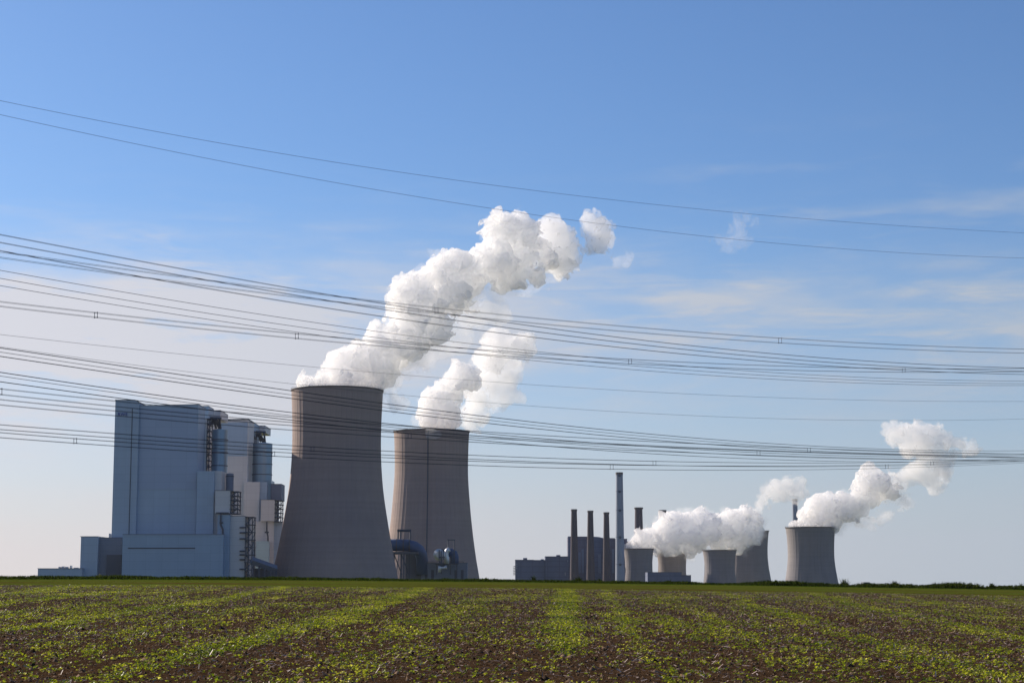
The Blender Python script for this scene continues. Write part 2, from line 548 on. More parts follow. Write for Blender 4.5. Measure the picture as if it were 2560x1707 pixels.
def leaves():
    x, y = scatter(48, lambda x, y: RNG.random(len(x)) < np.clip(bands(x, y), 0.03, 1.0) * np.clip(1.15 - y / 260.0, 0.45, 1.0))
    n = len(x)
    near = np.clip(1.25 - y / 260.0, 0.6, 1.2)
    z = terrain(x, y)
    nl = 4
    N = n * nl
    X, Y, Z = (np.repeat(a, nl) for a in (x, y, z))
    size = np.repeat(RNG.uniform(0.6, 1.35, n), nl) * RNG.uniform(0.75, 1.25, N)
    L = 0.058 * size
    Wd = 0.043 * size
    az = RNG.random(N) * 2 * math.pi
    tilt = RNG.uniform(-0.15, 1.05, N)
    hgt = RNG.uniform(0.003, 0.035, N) * np.repeat(RNG.uniform(0.5, 1.3, n), nl)
    dx, dy = np.cos(az), np.sin(az)
    # along the leaf, across it
    ax = np.stack([dx * np.cos(tilt), dy * np.cos(tilt), np.sin(tilt)], -1)
    cr = np.stack([-dy, dx, RNG.uniform(-0.35, 0.35, N)], -1)
    up = np.cross(ax, cr)
    base = np.stack([X, Y, Z + hgt], -1) + np.stack([dx, dy, 0 * dx], -1) * 0.008
    base += np.stack([RNG.normal(0, 0.02, N), RNG.normal(0, 0.02, N), 0 * dx], -1)
    L, Wd = L[:, None], Wd[:, None]
    v0 = base
    v1 = base + ax * L * 0.45 + cr * Wd * 0.5 + up * Wd * 0.16
    v2 = base + ax * L * 0.80 + cr * Wd * 0.36 + up * Wd * 0.05 - np.array([0, 0, 0.1]) * L
    v3 = base + ax * L * 1.0 - np.array([0, 0, 0.2]) * L
    v4 = base + ax * L * 0.80 - cr * Wd * 0.36 + up * Wd * 0.05 - np.array([0, 0, 0.1]) * L
    v5 = base + ax * L * 0.45 - cr * Wd * 0.5 + up * Wd * 0.16
    V = np.stack([v0, v1, v2, v3, v4, v5], 1).reshape(-1, 3)
    i = np.arange(N)[:, None] * 6
    f = np.concatenate([i + np.array([[0, 1, 2, 3]]), i + np.array([[0, 3, 4, 5]])], 1).reshape(-1, 4)
    tint = np.repeat(np.clip(0.5 + 0.33 * perlin(np.stack([X * 0.5, Y * 0.12, 0 * X], -1), 21) + RNG.normal(0, 0.16, N), 0, 1), 2)
    t = NT('seedling_leaf')
    a = t.new('ShaderNodeAttribute', attribute_name='tint')
    c = t.ramp(a.outputs['Fac'], [(0.0, (0.035, 0.060, 0.008)), (0.30, (0.095, 0.125, 0.012)), (0.60, (0.19, 0.205, 0.020)), (0.82, (0.31, 0.30, 0.05)), (1.0, (0.55, 0.50, 0.22))])
    d = t.new('ShaderNodeBsdfPrincipled')
    t.link(c, d.inputs['Base Color'])
    d.inputs['Roughness'].default_value = 0.42
    d.inputs['Specular IOR Level'].default_value = 0.5
    tr = t.new('ShaderNodeBsdfTranslucent')
    t.link(t.mul(c, (1.7, 1.8, 0.75)), tr.inputs['Color'])
    mx = t.new('ShaderNodeMixShader')
    mx.inputs[0].default_value = 0.5
    t.link(d.outputs[0], mx.inputs[1])
    t.link(tr.outputs[0], mx.inputs[2])
    t.link(mx.outputs[0], t.out.inputs['Surface'])
    o = np_mesh('crop_leaves', V, f, t.m, attr=tint)
    print('leaves', N)
    return tag(o, 'bright green seedling leaves standing in bands across the soil', 'crop', kind='stuff')


def straw():
    x, y = scatter(20, lambda x, y: RNG.random(len(x)) < np.clip(0.45 + 0.5 * perlin(np.stack([x * 0.25, y * 0.06, 0 * x], -1), 31) + 0.02 * np.clip(x, -5, 12), 0.04, 1))
    N = len(x)
    z = terrain(x, y)
    az = RNG.random(N) * 2 * math.pi
    tl = RNG.uniform(-0.1, 0.9, N) * RNG.random(N)
    L = RNG.uniform(0.04, 0.20, N) * (0.6 + RNG.random(N) * 0.6)
    w = RNG.uniform(0.004, 0.013, N)
    d = np.stack([np.cos(az) * np.cos(tl), np.sin(az) * np.cos(tl), np.sin(tl)], -1) * L[:, None]
    s = np.stack([-np.sin(az), np.cos(az), RNG.uniform(-0.6, 0.6, N)], -1) * w[:, None]
    b = np.stack([x, y, z + RNG.uniform(0.003, 0.03, N)], -1)
    V = np.stack([b - s, b + s, b + d + s, b + d - s], 1).reshape(-1, 3)
    f = np.arange(N)[:, None] * 4 + np.array([[0, 1, 2, 3]])
    t = NT('dry_straw')
    a = t.new('ShaderNodeAttribute', attribute_name='tint')
    c = t.ramp(a.outputs['Fac'], [(0.0, (0.09, 0.055, 0.038)), (0.5, (0.25, 0.165, 0.12)), (1.0, (0.62, 0.48, 0.40))])
    p = t.new('ShaderNodeBsdfPrincipled')
    t.link(c, p.inputs['Base Color'])
    p.inputs['Roughness'].default_value = 0.5
    t.link(p.outputs[0], t.out.inputs['Surface'])
    o = np_mesh('straw_litter', V, f, t.m, attr=RNG.random(N) ** 1.3)
    return tag(o, 'pale bits of old straw scattered over the dark soil', 'straw', kind='stuff')


def clods():
    x, y = scatter(32, lambda x, y: RNG.random(len(x)) < 0.9)
    N = len(x)
    z = terrain(x, y)
    r = RNG.gamma(2.0, 0.0085, N) + 0.006
    a0 = RNG.random(N) * 2 * math.pi
    ring = []
    for k in range(4):
        q = a0 + k * math.pi / 2 + RNG.normal(0, 0.25, N)
        rr = r * RNG.uniform(0.7, 1.5, N)
        ring.append(np.stack([x + np.cos(q) * rr, y + np.sin(q) * rr, z + r * RNG.uniform(-0.3, 0.35, N)], -1))
    top = np.stack([x + RNG.normal(0, 0.3, N) * r, y + RNG.normal(0, 0.3, N) * r, z + r * RNG.uniform(0.6, 1.3, N)], -1)
    V = np.stack(ring + [top], 1).reshape(-1, 3)
    i = np.arange(N)[:, None] * 5
    f = np.concatenate([i + np.array([[k, (k + 1) % 4, 4]]) for k in range(4)], 1).reshape(-1, 3)
    t = NT('soil_clod')
    a = t.new('ShaderNodeAttribute', attribute_name='tint')
    c = t.ramp(a.outputs['Fac'], [(0.0, (0.022, 0.013, 0.007)), (0.5, (0.068, 0.043, 0.026)), (1.0, (0.24, 0.16, 0.10))])
    p = t.new('ShaderNodeBsdfPrincipled')
    t.link(c, p.inputs['Base Color'])
    p.inputs['Roughness'].default_value = 0.9
    p.inputs['Specular IOR Level'].default_value = 0.05
    t.link(p.outputs[0], t.out.inputs['Surface'])
    o = np_mesh('soil_clods', V, f, t.m, attr=np.repeat(RNG.random(N) ** 1.2, 4))
    return tag(o, 'dark crumbly clods lying all over the ploughed field', 'soil', kind='stuff')


leaves()
straw()
clods()


def blades(name, x, y, h, w, lean, per, cols, label, cat, kind=None, spread=0.18, wide=1.0):
    """upright leafy sprays: PER blades round each root point, each with a few side leaves"""
    n = len(x)
    N = n * per
    X = np.repeat(x, per) + RNG.normal(0, spread, N)
    Y = np.repeat(y, per) + RNG.normal(0, spread, N)
    H = np.repeat(h, per) * RNG.uniform(0.35, 1.0, N)
    Z = terrain(X, Y) - 0.03
    az = RNG.random(N) * 2 * math.pi
    ln = RNG.uniform(0.05, lean, N)
    t0 = RNG.uniform(0.0, 0.75, N) * (RNG.random(N) < 0.6)
    b = np.stack([X, Y, Z + H * t0], -1)
    ax = np.stack([np.cos(az) * ln, np.sin(az) * ln, np.ones(N)], -1)
    ax /= np.linalg.norm(ax, axis=1, keepdims=True)
    LL = (H * (1 - t0) * RNG.uniform(0.5, 1.0, N))[:, None]
    s = np.stack([-np.sin(az), np.cos(az), 0 * az], -1) * (w * RNG.uniform(0.5, 1.4, N) * wide)[:, None]
    out = np.stack([np.cos(az), np.sin(az), 0 * az], -1) * LL * 0.25
    V = np.stack([b - s * 0.6, b + s * 0.6, b + ax * LL * 0.55 + s + out * 0.3, b + ax * LL + out, b + ax * LL * 0.55 - s + out * 0.3], 1).reshape(-1, 3)
    f = np.arange(N)[:, None] * 5 + np.array([[0, 1, 2, 3, 4]])
    t = NT(name + '_leaf')
    a = t.new('ShaderNodeAttribute', attribute_name='tint')
    c = t.ramp(a.outputs['Fac'], cols)
    d = t.new('ShaderNodeBsdfDiffuse')
    t.link(c, d.inputs['Color'])
    tr = t.new('ShaderNodeBsdfTranslucent')
    t.link(t.mul(c, (1.5, 1.7, 0.7)), tr.inputs['Color'])
    mx = t.new('ShaderNodeMixShader')
    mx.inputs[0].default_value = 0.30
    t.link(d.outputs[0], mx.inputs[1])
    t.link(tr.outputs[0], mx.inputs[2])
    t.link(mx.outputs[0], t.out.inputs['Surface'])
    o = np_mesh(name, V, f, t.m, attr=RNG.random(N))
    return tag(o, label, cat, kind=kind)


DARKLEAF = [(0.0, (0.010, 0.014, 0.005)), (0.6, (0.028, 0.040, 0.010)), (1.0, (0.060, 0.075, 0.018))]
GREENLEAF = [(0.0, (0.020, 0.034, 0.008)), (0.6, (0.050, 0.085, 0.014)), (1.0, (0.10, 0.14, 0.02))]


def verge():
    n = 20000
    x = RNG.uniform(-105, 105, n)
    y = RNG.uniform(253, 262, n)
    pr = perlin(np.stack([x * 0.12, 0 * x, 0 * x], -1), 41) + 0.6 * perlin(np.stack([x * 0.5, 0 * x, 0 * x], -1), 42)
    h = 0.50 + 0.30 * np.clip(pr + 0.1, -0.3, 1) + 0.15 * smooth(-20, -45, -(-x)) + 0.38 * smooth(18, 45, x) * (0.7 + pr)
    gap = np.exp(-((x - 65.8) / 1.2) ** 2)
    h = np.clip(h * (1 - 0.72 * gap), 0.15, 1.25)
    blades('verge_weeds', x, y, h, 0.05, 0.6, 5, DARKLEAF, 'dark weeds growing along the crest of the field', 'weeds', 'stuff')
    n = 9000
    x = RNG.uniform(-105, 105, n)
    y = RNG.uniform(247, 253.5, n)
    blades('verge_grass', x, y, np.full(n, 0.16), 0.03, 0.7, 5, GREENLEAF, 'low green grass in front of the dark weeds', 'grass', 'stuff')


verge()


def shrub(px, py_base, D, h, wdt, label, n=110, cols=None):
    c = P(px, py_base, D)
    x = np.clip(RNG.normal(c.x, wdt / 2.2, n), c.x - wdt, c.x + wdt)
    y = RNG.normal(D, wdt / 3, n)
    hh = h * np.clip(1.0 - np.abs((x - c.x) / wdt) ** 1.2, 0.2, 1) * RNG.uniform(0.35, 1.05, n)
    return blades('shrub', x, y, hh, 0.05, 0.8, 5, cols or DARKLEAF, label, 'shrub', spread=0.08)


for px, h, w_, lab, cols in (
        (248, 1.15, 1.0, 'pale yellowish shrub in front of the low annex roof', [(0, (0.10, 0.09, 0.03)), (1, (0.25, 0.22, 0.10))]),
        (490, 0.95, 0.9, 'small dark shrub below the wide boiler hall', None),
        (1215, 0.95, 0.6, 'feathery weed just right of the second cooling tower', None),
        (1334, 1.2, 0.35, 'thin dark shrub before the low turbine hall', None),
        (1446, 1.35, 0.9, 'rounded dark bush at the foot of the three brown chimneys', None),
        (1500, 1.0, 0.8, 'dark bush between the third brown chimney and the pale chimney', None),
        (1672, 1.0, 0.9, 'low dark bush below the flat annex of the small towers', None),
        (2112, 1.6, 0.8, 'spiky weed right of the far concave tower', None),
        (2237, 1.5, 0.7, 'tall tuft rising over the verge right of the small shed', None),
        (2340, 1.3, 0.9, 'jagged dark weed clump between the tall tuft and the bush before the gap', None),
        (2425, 1.25, 1.2, 'dark bush ending just left of the gap in the verge', None),
        (2480, 1.3, 0.9, 'leafy dark bush just right of the gap in the verge', None),
        (2550, 1.5, 0.9, 'spiky dark bush cut by the right edge of the view', None)):
    shrub(px, 1470, 258.0, h, w_, lab, cols=cols)


# ------------------------------------------------------------------ cooling towers
GZ = -16.0


def tower(px, D, rows, label, mat, group, ribs=110, rib_h=0.28, rimh=0.9, seam=None, legs=False, lip=0.0):
    base = P(px, HZ, D)
    root = empty('cooling_tower', (base.x, D, GZ), label, 'cooling tower', group)
    zs, rs = [], []
    for py, half in rows:
        a, b = P(px, py, D), P(px + half, py, D)
        zs.append(a.z); rs.append(b.x - a.x)
    zs, rs = np.array(zs[::-1]), np.array(rs[::-1])      # bottom to top
    slope = (rs[1] - rs[0]) / (zs[1] - zs[0])
    zb = GZ + (9.0 if legs else 0.0)
    zs = np.concatenate([[zb], zs]); rs = np.concatenate([[rs[0] + slope * (zb - zs[1])], rs])
    # smooth profile
    zz = np.linspace(zs[0], zs[-1], 70)
    k = np.interp(zz, zs, rs)
    ker = np.hanning(11); ker /= ker.sum()
    kp = np.concatenate([k[0] - (k[1:6] - k[0])[::-1] * 1.0, k, k[-1] - (k[-6:-1] - k[-1])[::-1] * 1.0])
    k = np.convolve(kp, ker, mode='valid')
    seg = ribs * 8
    th = np.arange(seg) / seg * 2 * math.pi
    prof = np.where(np.arange(seg) % 8 == 0, rib_h, 0.0)
    R = k[:, None] + prof[None] * (0.4 + 0.6 * (k / k.max()))[:, None]
    lx, ly = R * np.cos(th), R * np.sin(th)
    V = np.stack([lx, ly, np.repeat((zz - GZ)[:, None], seg, 1)], -1).reshape(-1, 3)
    inner = np.stack([(k[::-1][:, None] - 1.2) * np.cos(th), (k[::-1][:, None] - 1.2) * np.sin(th), np.repeat((zz[::-1] - GZ)[:, None], seg, 1)], -1).reshape(-1, 3)
    V = np.concatenate([V, inner])
    nr = 140
    j = np.arange(seg); j2 = (j + 1) % seg
    i = np.arange(nr - 1)[:, None] * seg
    f = np.stack([i + j, i + j2, i + seg + j2, i + seg + j], -1).reshape(-1, 4)
    f = np.concatenate([f, np.stack([(nr - 1) * seg + j, (nr - 1) * seg + j2, j2, j], -1)])
    o = np_mesh('shell', V, f, mat)
    o.parent = root
    # rim collar
    rt = k[-1]
    z1 = zz[-1] - GZ
    m = MB()
    n = 160
    pr = [(rt + 0.45, z1 - rimh), (rt + 0.7 + lip, z1 - rimh + 0.2), (rt + 0.7 + lip, z1 + 0.1), (rt - 1.8, z1 + 0.1), (rt - 1.8, z1 - rimh), ]
    for a in range(n):
        q = 2 * math.pi * a / n
        for (r_, z_) in pr:
            m.v.append((r_ * math.cos(q), r_ * math.sin(q), z_))
    L = len(pr)
    for a in range(n):
        for b in range(L):
            a2, b2 = (a + 1) % n, (b + 1) % L
            m.f.append((a * L + b, a2 * L + b, a2 * L + b2, a * L + b2))
    rim = m.build('rim', M['rim']); rim.parent = root
    # railing posts on the rim
    rl = MB()
    for a in range(n // 2):
        q = 4 * math.pi * a / n
        rl.tube([((rt + .6) * math.cos(q), (rt + .6) * math.sin(q), z1), ((rt + .6) * math.cos(q), (rt + .6) * math.sin(q), z1 + 1.1)], 0.07, 4)
    pts = [((rt + .6) * math.cos(2 * math.pi * a / n), (rt + .6) * math.sin(2 * math.pi * a / n), z1 + 1.1) for a in range(n + 1)]
    rl.tube(pts, 0.07, 4)
    ro = rl.build('railing', M['steel']); ro.parent = root
    if seam is not None:
        # inspection ladder running down the shell on the camera's side
        q = -math.pi / 2 + math.asin(max(-1, min(1, seam)))
        s = MB()
        pl = [((kk + 0.75) * math.cos(q), (kk + 0.75) * math.sin(q), z_ - GZ) for kk, z_ in zip(k[8:], zz[8:])]
        s.tube(pl, 0.55, 4)
        so = s.build('ladder', M['steel']); so.parent = root
    if legs:
        lm = MB()
        nl = 40
        rb = k[0]
        for a in range(nl):
            q0, q1, q2 = (2 * math.pi * (a + d) / nl for d in (0, 0.5, -0.5))
            for qq in (q1, q2):
                lm.tube([((rb - .5) * math.cos(q0), (rb - .5) * math.sin(q0), 9.2), ((rb + 2.5) * math.cos(qq), (rb + 2.5) * math.sin(qq), 0)], 0.55, 6)
        lo = lm.build('support_columns', mat); lo.parent = root
    return root, rt, zz[-1]


T1 = tower(837.0, 1450.0, [(976, 113.5), (1000, 112.4), (1050, 110.4), (1100, 109.6), (1150, 110.8), (1195, 114), (1230, 117.5), (1278, 125), (1339, 135.5), (1390, 145.4), (1443, 156.3)],
           'largest grey cooling tower, tallest of all, beside the blue-grey boiler hall', M['concrete'], 'tall cooling towers of the new units', ribs=54, rib_h=0.26)
T2 = tower(1076.6, 1815.0, [(1079, 93.6), (1110, 92), (1163, 90.9), (1190, 91.3), (1223, 93.3), (1288, 98.8), (1345, 105.4), (1395, 112.5), (1443, 121.0)],
           'second tallest grey cooling tower with blue ducts at its foot', M['concrete'], 'tall cooling towers of the new units', ribs=54, rib_h=0.26, seam=-0.05)
G3 = 'small waisted cooling towers of the old plant'
T3 = tower(1597.5, 2500.0, [(1371.5, 37.8), (1385, 35.4), (1404, 33.7), (1425, 34.0), (1450, 36.0)],
           'small cooling tower directly right of the pale tall chimney', M['old_concrete'], G3, ribs=36, rib_h=0.2)
T4 = tower(1681.2, 2620.0, [(1381, 38.5), (1396, 35.5), (1415, 34.0), (1432, 34.2), (1450, 36.5)],
           'small cooling tower half hidden by the flat blue annex', M['brown_concrete'], G3, ribs=36, rib_h=0.2)
T5 = tower(1800.2, 2350.0, [(1375, 42.0), (1390, 39.2), (1410, 37.4), (1430, 37.9), (1452, 40.3)],
           'small dark cooling tower standing in front of the tall steam-topped one', M['old_concrete'], G3, ribs=36, rib_h=0.2)
T6 = tower(1871.5, 2750.0, [(1327, 52.4), (1345, 50.2), (1370, 48.5), (1395, 48.6), (1420, 51), (1452, 56.5)],
           'brownish cooling tower behind the small dark one, its rim wrapped in steam', M['brown_concrete'], 'larger waisted cooling towers of the old plant', ribs=44, rib_h=0.2)
T7 = tower(2029.5, 2150.0, [(1318, 61.5), (1335, 59.0), (1365, 57.2), (1393, 57.0), (1420, 59.6), (1458, 66.0)],
           'rightmost concave cooling tower, standing alone with lumpy steam', M['old_concrete'], 'larger waisted cooling towers of the old plant', ribs=44, rib_h=0.2)


# ------------------------------------------------------------------ buildings
def blk(parent, name, x0, x1, yt, yb, D, L, mat, ztop=None, label=None):
    """a box whose camera-facing wall fills the pixel rectangle at D metres, L metres deep"""
    ym = (yt + min(yb, 1450)) / 2
    a, b = P(x0, ym, D), P(x1, ym, D)
    zt = P((x0 + x1) / 2, yt, D).z
    zb = GZ if yb >= 1440 else P((x0 + x1) / 2, yb, D).z
    o = MB().box(a.x, b.x, D, D + L, zb, zt).build(name, mat)
    child(o, parent)
    if label:
        o['label'] = label
    return o


def coping(parent_obj, x0, x1, yt, D, L, th=0.35):
    a, b = P(x0, yt, D), P(x1, yt, D)
    o = MB().box(a.x - .25, b.x + .25, D - .25, D + L + .25, a.z + 0.003, a.z + th).build('coping', M['roof'])
    o.parent = parent_obj
    o.matrix_parent_inverse = Matrix()
    return o


def cop(root, w, *a):
    """a coping is a sub-part of the wall it caps"""
    c = coping(w, *a)
    return c


def cyl(parent, name, xc, half, yt, yb, D, mat, seg=40, rings=()):
    a = P(xc, yt, D); b = P(xc, yb, D); r = P(xc + half, (yt + yb) / 2, D).x - P(xc, (yt + yb) / 2, D).x
    zb = GZ if yb >= 1440 else b.z
    cx = P(xc, (yt + yb) / 2, D).x
    m = MB().tube([(cx, D + r, zb), (cx, D + r, a.z)], r, seg)
    m.tube([(cx, D + r, a.z), (cx, D + r, a.z + r * .12)], [r * 0.97, r * 0.3], seg)
    o = m.build(name, mat)
    child(o, parent)
    for yy in rings:
        z = P(xc, yy, D).z
        g = MB().tube([(cx, D + r, z - .35), (cx, D + r, z + .35)], r + .35, seg).build('ring', M['steel'])
        g.parent = o
        g.matrix_parent_inverse = Matrix()
    return o


def lattice(parent, name, x0, x1, yt, yb, D, dep, nlev, th=0.35, stairs=True):
    """open steel stair tower or truss"""
    ym = (yt + min(yb, 1450)) / 2
    ax, bx = P(x0, ym, D).x, P(x1, ym, D).x
    zt = P(x0, yt, D).z
    zb = GZ if yb >= 1440 else P(x0, yb, D).z
    m = MB()
    cols = [(ax, D), (bx, D), (bx, D + dep), (ax, D + dep), ((ax + bx) / 2, D)]
    for x, y in cols:
        m.box(x - th, x + th, y - th, y + th, zb, zt)
    for i in range(nlev + 1):
        z = zb + (zt - zb) * i / nlev
        m.box(ax - th * 2.2, bx + th * 2.2, D - th * 2.2, D + dep + th * 2.2, z - th * .7, z + th * .7)
        if stairs and i < nlev:
            z2 = zb + (zt - zb) * (i + 1) / nlev
            a, b = (ax, bx) if i % 2 == 0 else (bx, ax)
            m.tube([(a, D - .1, z), (b, D - .1, z2)], th * 1.0, 4)
            m.tube([(bx, D, z), (bx, D + dep, z2)], th * .7, 4)
    o = m.build(name, M['steel'])
    return child(o, parent)


def bars(parent, name, segs, D, r, mat=None, dy=0.0):
    m = MB()
    for (xa, ya, xb, yb) in segs:
        m.tube([P(xa, ya, D), P(xb, yb, D) + Vector((0, dy, 0))], r, 5)
    return child(m.build(name, mat or M['steel']), parent)


DM = 1400.0
bh = empty('boiler_house', (P(420, HZ, DM).x, DM, GZ),
           'large blue-grey boiler house with stair shaft and sign, nearest block of the left plant', 'power station building', 'boiler houses of the new units')
xw0, xw1 = P(291, 1180, DM).x, P(347, 1180, DM).x
# stair and lift shaft with a sloping top at its right end
zt = P(320, 1001, DM).z
pts = [(P(284, 1220, DM).x, GZ), (P(344, 1220, DM).x, GZ), (P(344, 1220, DM).x, P(344, 1006.5, DM).z), (P(333, 1220, DM).x, zt), (P(284, 1220, DM).x, zt)]
sh = child(MB().prism(pts, DM - 2.5, DM + 55).build('shaft', M['clad']), bh)
cp = MB().prism([(pts[4][0] - .3, zt + .005), (pts[3][0], zt + .005), (pts[2][0] + .3, pts[2][1] + .005), (pts[2][0] + .3, pts[2][1] + .4), (pts[3][0], zt + .4), (pts[4][0] - .3, zt + .4)], DM - 2.8, DM + 55.3).build('coping', M['roof'])
cp.parent = sh; cp.matrix_parent_inverse = Matrix()
# main boiler hall with a very shallow pitched top
xm0, xm1 = P(344, 1200, DM).x + 0.01, P(492, 1200, DM).x
zA, zB = P(345, 1014, DM).z, P(494, 1011, DM).z
mh = child(MB().prism([(xm0, GZ), (xm1, GZ), (xm1, zB), (xm0, zA)], DM, DM + 32).build('boiler_hall', M['clad']), bh)
cp = MB().prism([(xm0, zA + .005), (xm1 + .3, zB + .005), (xm1 + .3, zB + .35), (xm0, zA + .35)], DM - .3, DM + 32.3).build('coping', M['roof'])
cp.parent = mh; cp.matrix_parent_inverse = Matrix()
w = blk(bh, 'penthouse', 500, 521, 1015.5, 1060, DM + 40, 26, M['clad']); cop(bh, w, 500, 521, 1015.5, DM + 40, 26)
w = blk(bh, 'head_house', 500, 551, 1026, 1046, DM + 70, 40, M['clad_pale']); cop(bh, w, 500, 551, 1026, DM + 70, 40)
w = blk(bh, 'back_wall', 492, 512, 1046, 1440, DM + 33, 60, M['clad_pale'])
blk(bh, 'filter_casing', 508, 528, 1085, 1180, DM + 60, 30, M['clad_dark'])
lattice(bh, 'stair_frame', 511, 523, 1046, 1180, DM + 36, 14, 9, 0.3)
bars(bh, 'duct_truss', [(510, 1043, 549, 1043), (512, 1068, 536, 1044), (524, 1062, 537, 1046), (536, 1044, 545, 1070), (533, 1044, 536, 1068), (548, 1044, 548, 1074), (540, 1046, 548, 1066), (512, 1056, 530, 1056)], DM + 46, 0.9, dy=8)
cyl(bh, 'silo', 545.5, 20.0, 1073, 1228, DM + 30, M['silo'], rings=(1098, 1130, 1163))
blk(bh, 'silo_house', 490, 533, 1177, 1440, DM - 6, 40, M['clad'])
blk(bh, 'silo_house', 533.5, 551, 1177, 1440, DM - 3, 34, M['clad_pale'])
cyl(bh, 'dust_hopper', 573, 9.5, 1183, 1232, DM + 10, M['clad_dark'], rings=(1190,))
w = blk(bh, 'conveyor_house', 538, 577, 1226, 1282, DM - 12, 30, M['clad_pale']); cop(bh, w, 538, 577, 1226, DM - 12, 30)
lattice(bh, 'stair_tower', 577, 594, 1228, 1283, DM - 12, 14, 5, 0.35)
w = blk(bh, 'annex', 543, 573, 1286, 1440, DM - 16, 34, M['clad_low'])
w = blk(bh, 'annex', 573.3, 612, 1290, 1440, DM - 12, 34, M['clad_pale'], label='pale annex wall with small platforms'); cop(bh, w, 573.3, 612, 1290, DM - 12, 34)
lattice(bh, 'stair_tower', 613.5, 630, 1292, 1440, DM - 14, 14, 13, 0.35)
for y in (1318, 1331, 1346, 1377, 1386, 1398, 1422):
    bars(bh, 'platform', [(599, y, 613, y)], DM - 13.5, 0.6)
bars(bh, 'drain_pipe', [(552, 1281, 552, 1312), (552, 1312, 557, 1322), (557, 1322, 557, 1336), (549, 1306, 557, 1306), (540, 1282, 572, 1282)], DM - 17, 0.7)
# broad lower casing in front of everything
x0, x1 = P(305, 1400, DM - 24).x, P(557, 1400, DM - 24).x
lo = child(MB().box(x0, x1, DM - 24, DM - 8, GZ, P(430, 1336, DM - 24).z).build('lower_hall', M['clad_low']), bh)
for nm, seg in (('louvre', (320, 1370.5, 488, 1368.5)), ):
    g = MB().box(P(seg[0], 1370, DM - 24).x, P(seg[2], 1370, DM - 24).x, DM - 24.3, DM - 23.98, P(400, 1371.2, DM - 24).z, P(400, 1368.2, DM - 24).z).build('louvre', M['steel'])
    g.parent = lo; g.matrix_parent_inverse = Matrix()
g = MB().box(x0, x1 + .2, DM - 24.4, DM - 8, P(430, 1336, DM - 24).z + .003, P(430, 1334.6, DM - 24).z).build('coping', M['clad_dark']); g.parent = lo; g.matrix_parent_inverse = Matrix()
# dark vertical joint beside the shaft
zt2 = P(330, 1022, DM).z; zb2 = P(330, 1335, DM).z
g = MB().box(P(327.6, 1180, DM).x, P(329.2, 1180, DM).x, DM - 2.9, DM - 2.48, zb2, zt2).build('downpipe', M['steel']); g.parent = sh; g.matrix_parent_inverse = Matrix()
# faint darker upper cladding field of the hall
g = MB().box(xm0 + 1, xm1 - .6, DM - .25, DM + .01, P(400, 1223, DM).z, zA - 3).build('cladding_field', surf('upper_cladding', (0.34, 0.42, 0.56), 0.55, 0.04, (0.015, 0.015, 0.015), panels=(12.0, 6.0, 0.10))); g.parent = mh; g.matrix_parent_inverse = Matrix()
# company sign: blue letters high on the shaft
cu = bpy.data.curves.new('sign_letters', 'FONT')
cu.body = 'RWE'
cu.size = 3.3; cu.extrude = 0.15; cu.space_character = 1.12
cu.offset = 0.05
tmp = bpy.data.objects.new('tmp', cu); COL.objects.link(tmp)
dg = bpy.context.evaluated_depsgraph_get()
me = bpy.data.meshes.new_from_object(tmp.evaluated_get(dg)); bpy.data.objects.remove(tmp)
me.materials.clear(); me.materials.append(M['sign'])
sg = bpy.data.objects.new('sign_letters', me); COL.objects.link(sg)
pp = P(294.5, 1039, DM - 2.5)
sg.parent = sh
sg.matrix_parent_inverse = Matrix()
# the shaft mesh carries world coordinates shifted by its inverse, so place the letters there directly
sg.rotation_euler = (math.pi / 2, 0, 0)
sg.location = (pp.x, DM - 2.75, pp.z)

DN = 1560.0
b2 = empty('boiler_house', (P(630, HZ, DN).x, DN, GZ),
           'paler second boiler house, farther back, between the blue-grey block and the largest tower', 'power station building', 'boiler houses of the new units')
xn0, xn1 = P(540, 1250, DN).x, P(617, 1250, DN).x
nh = child(MB().prism([(xn0, GZ), (xn1, GZ), (xn1, P(617, 1049.5, DN).z), (xn0, P(553, 1050.5, DN).z)], DN, DN + 36).build('boiler_hall', M['clad_pale']), b2)
cp = MB().prism([(xn0, P(553, 1050.5, DN).z + .005), (xn1 + .3, P(617, 1049.5, DN).z + .005), (xn1 + .3, P(617, 1048.7, DN).z + .8), (xn0, P(553, 1049.7, DN).z + .8)], DN - .3, DN + 36.3).build('coping', M['roof'])
cp.parent = nh; cp.matrix_parent_inverse = Matrix()
g = MB().box(xn0 + 1, xn1 - .5, DN - .25, DN + .01, P(600, 1140, DN).z, P(600, 1056, DN).z).build('cladding_field', M['clad']); g.parent = nh; g.matrix_parent_inverse = Matrix()
w = blk(b2, 'penthouse', 615, 636, 1057, 1090, DN + 40, 30, M['clad']); cop(b2, w, 615, 636, 1057, DN + 40, 30)
w = blk(b2, 'head_house', 617, 662, 1064, 1080, DN + 70, 40, M['clad_pale']); cop(b2, w, 617, 662, 1064, DN + 70, 40)
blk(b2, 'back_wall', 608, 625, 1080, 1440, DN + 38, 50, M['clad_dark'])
lattice(b2, 'stair_frame', 622, 634, 1078, 1205, DN + 36, 14, 8, 0.3)
bars(b2, 'duct_truss', [(624, 1078, 661, 1078), (624, 1100, 646, 1080), (636, 1096, 648, 1082), (648, 1080, 655, 1106), (645, 1080, 648, 1102), (660, 1080, 660, 1108), (651, 1084, 659, 1104)], DN + 46, 0.9, dy=8)
cyl(b2, 'silo', 652.5, 24.5, 1107, 1210, DN + 10, M['silo'], rings=(1130, 1159, 1185))
blk(b2, 'silo_house', 608.7, 648, 1204.5, 1351, DN - 4, 40, M['clad_pale'])
blk(b2, 'silo_house', 648.3, 666, 1204.5, 1351, DN - 1.5, 34, M['clad'])
blk(b2, 'duct_casing', 664, 677, 1200, 1249, DN + 5, 24, M['silo'])
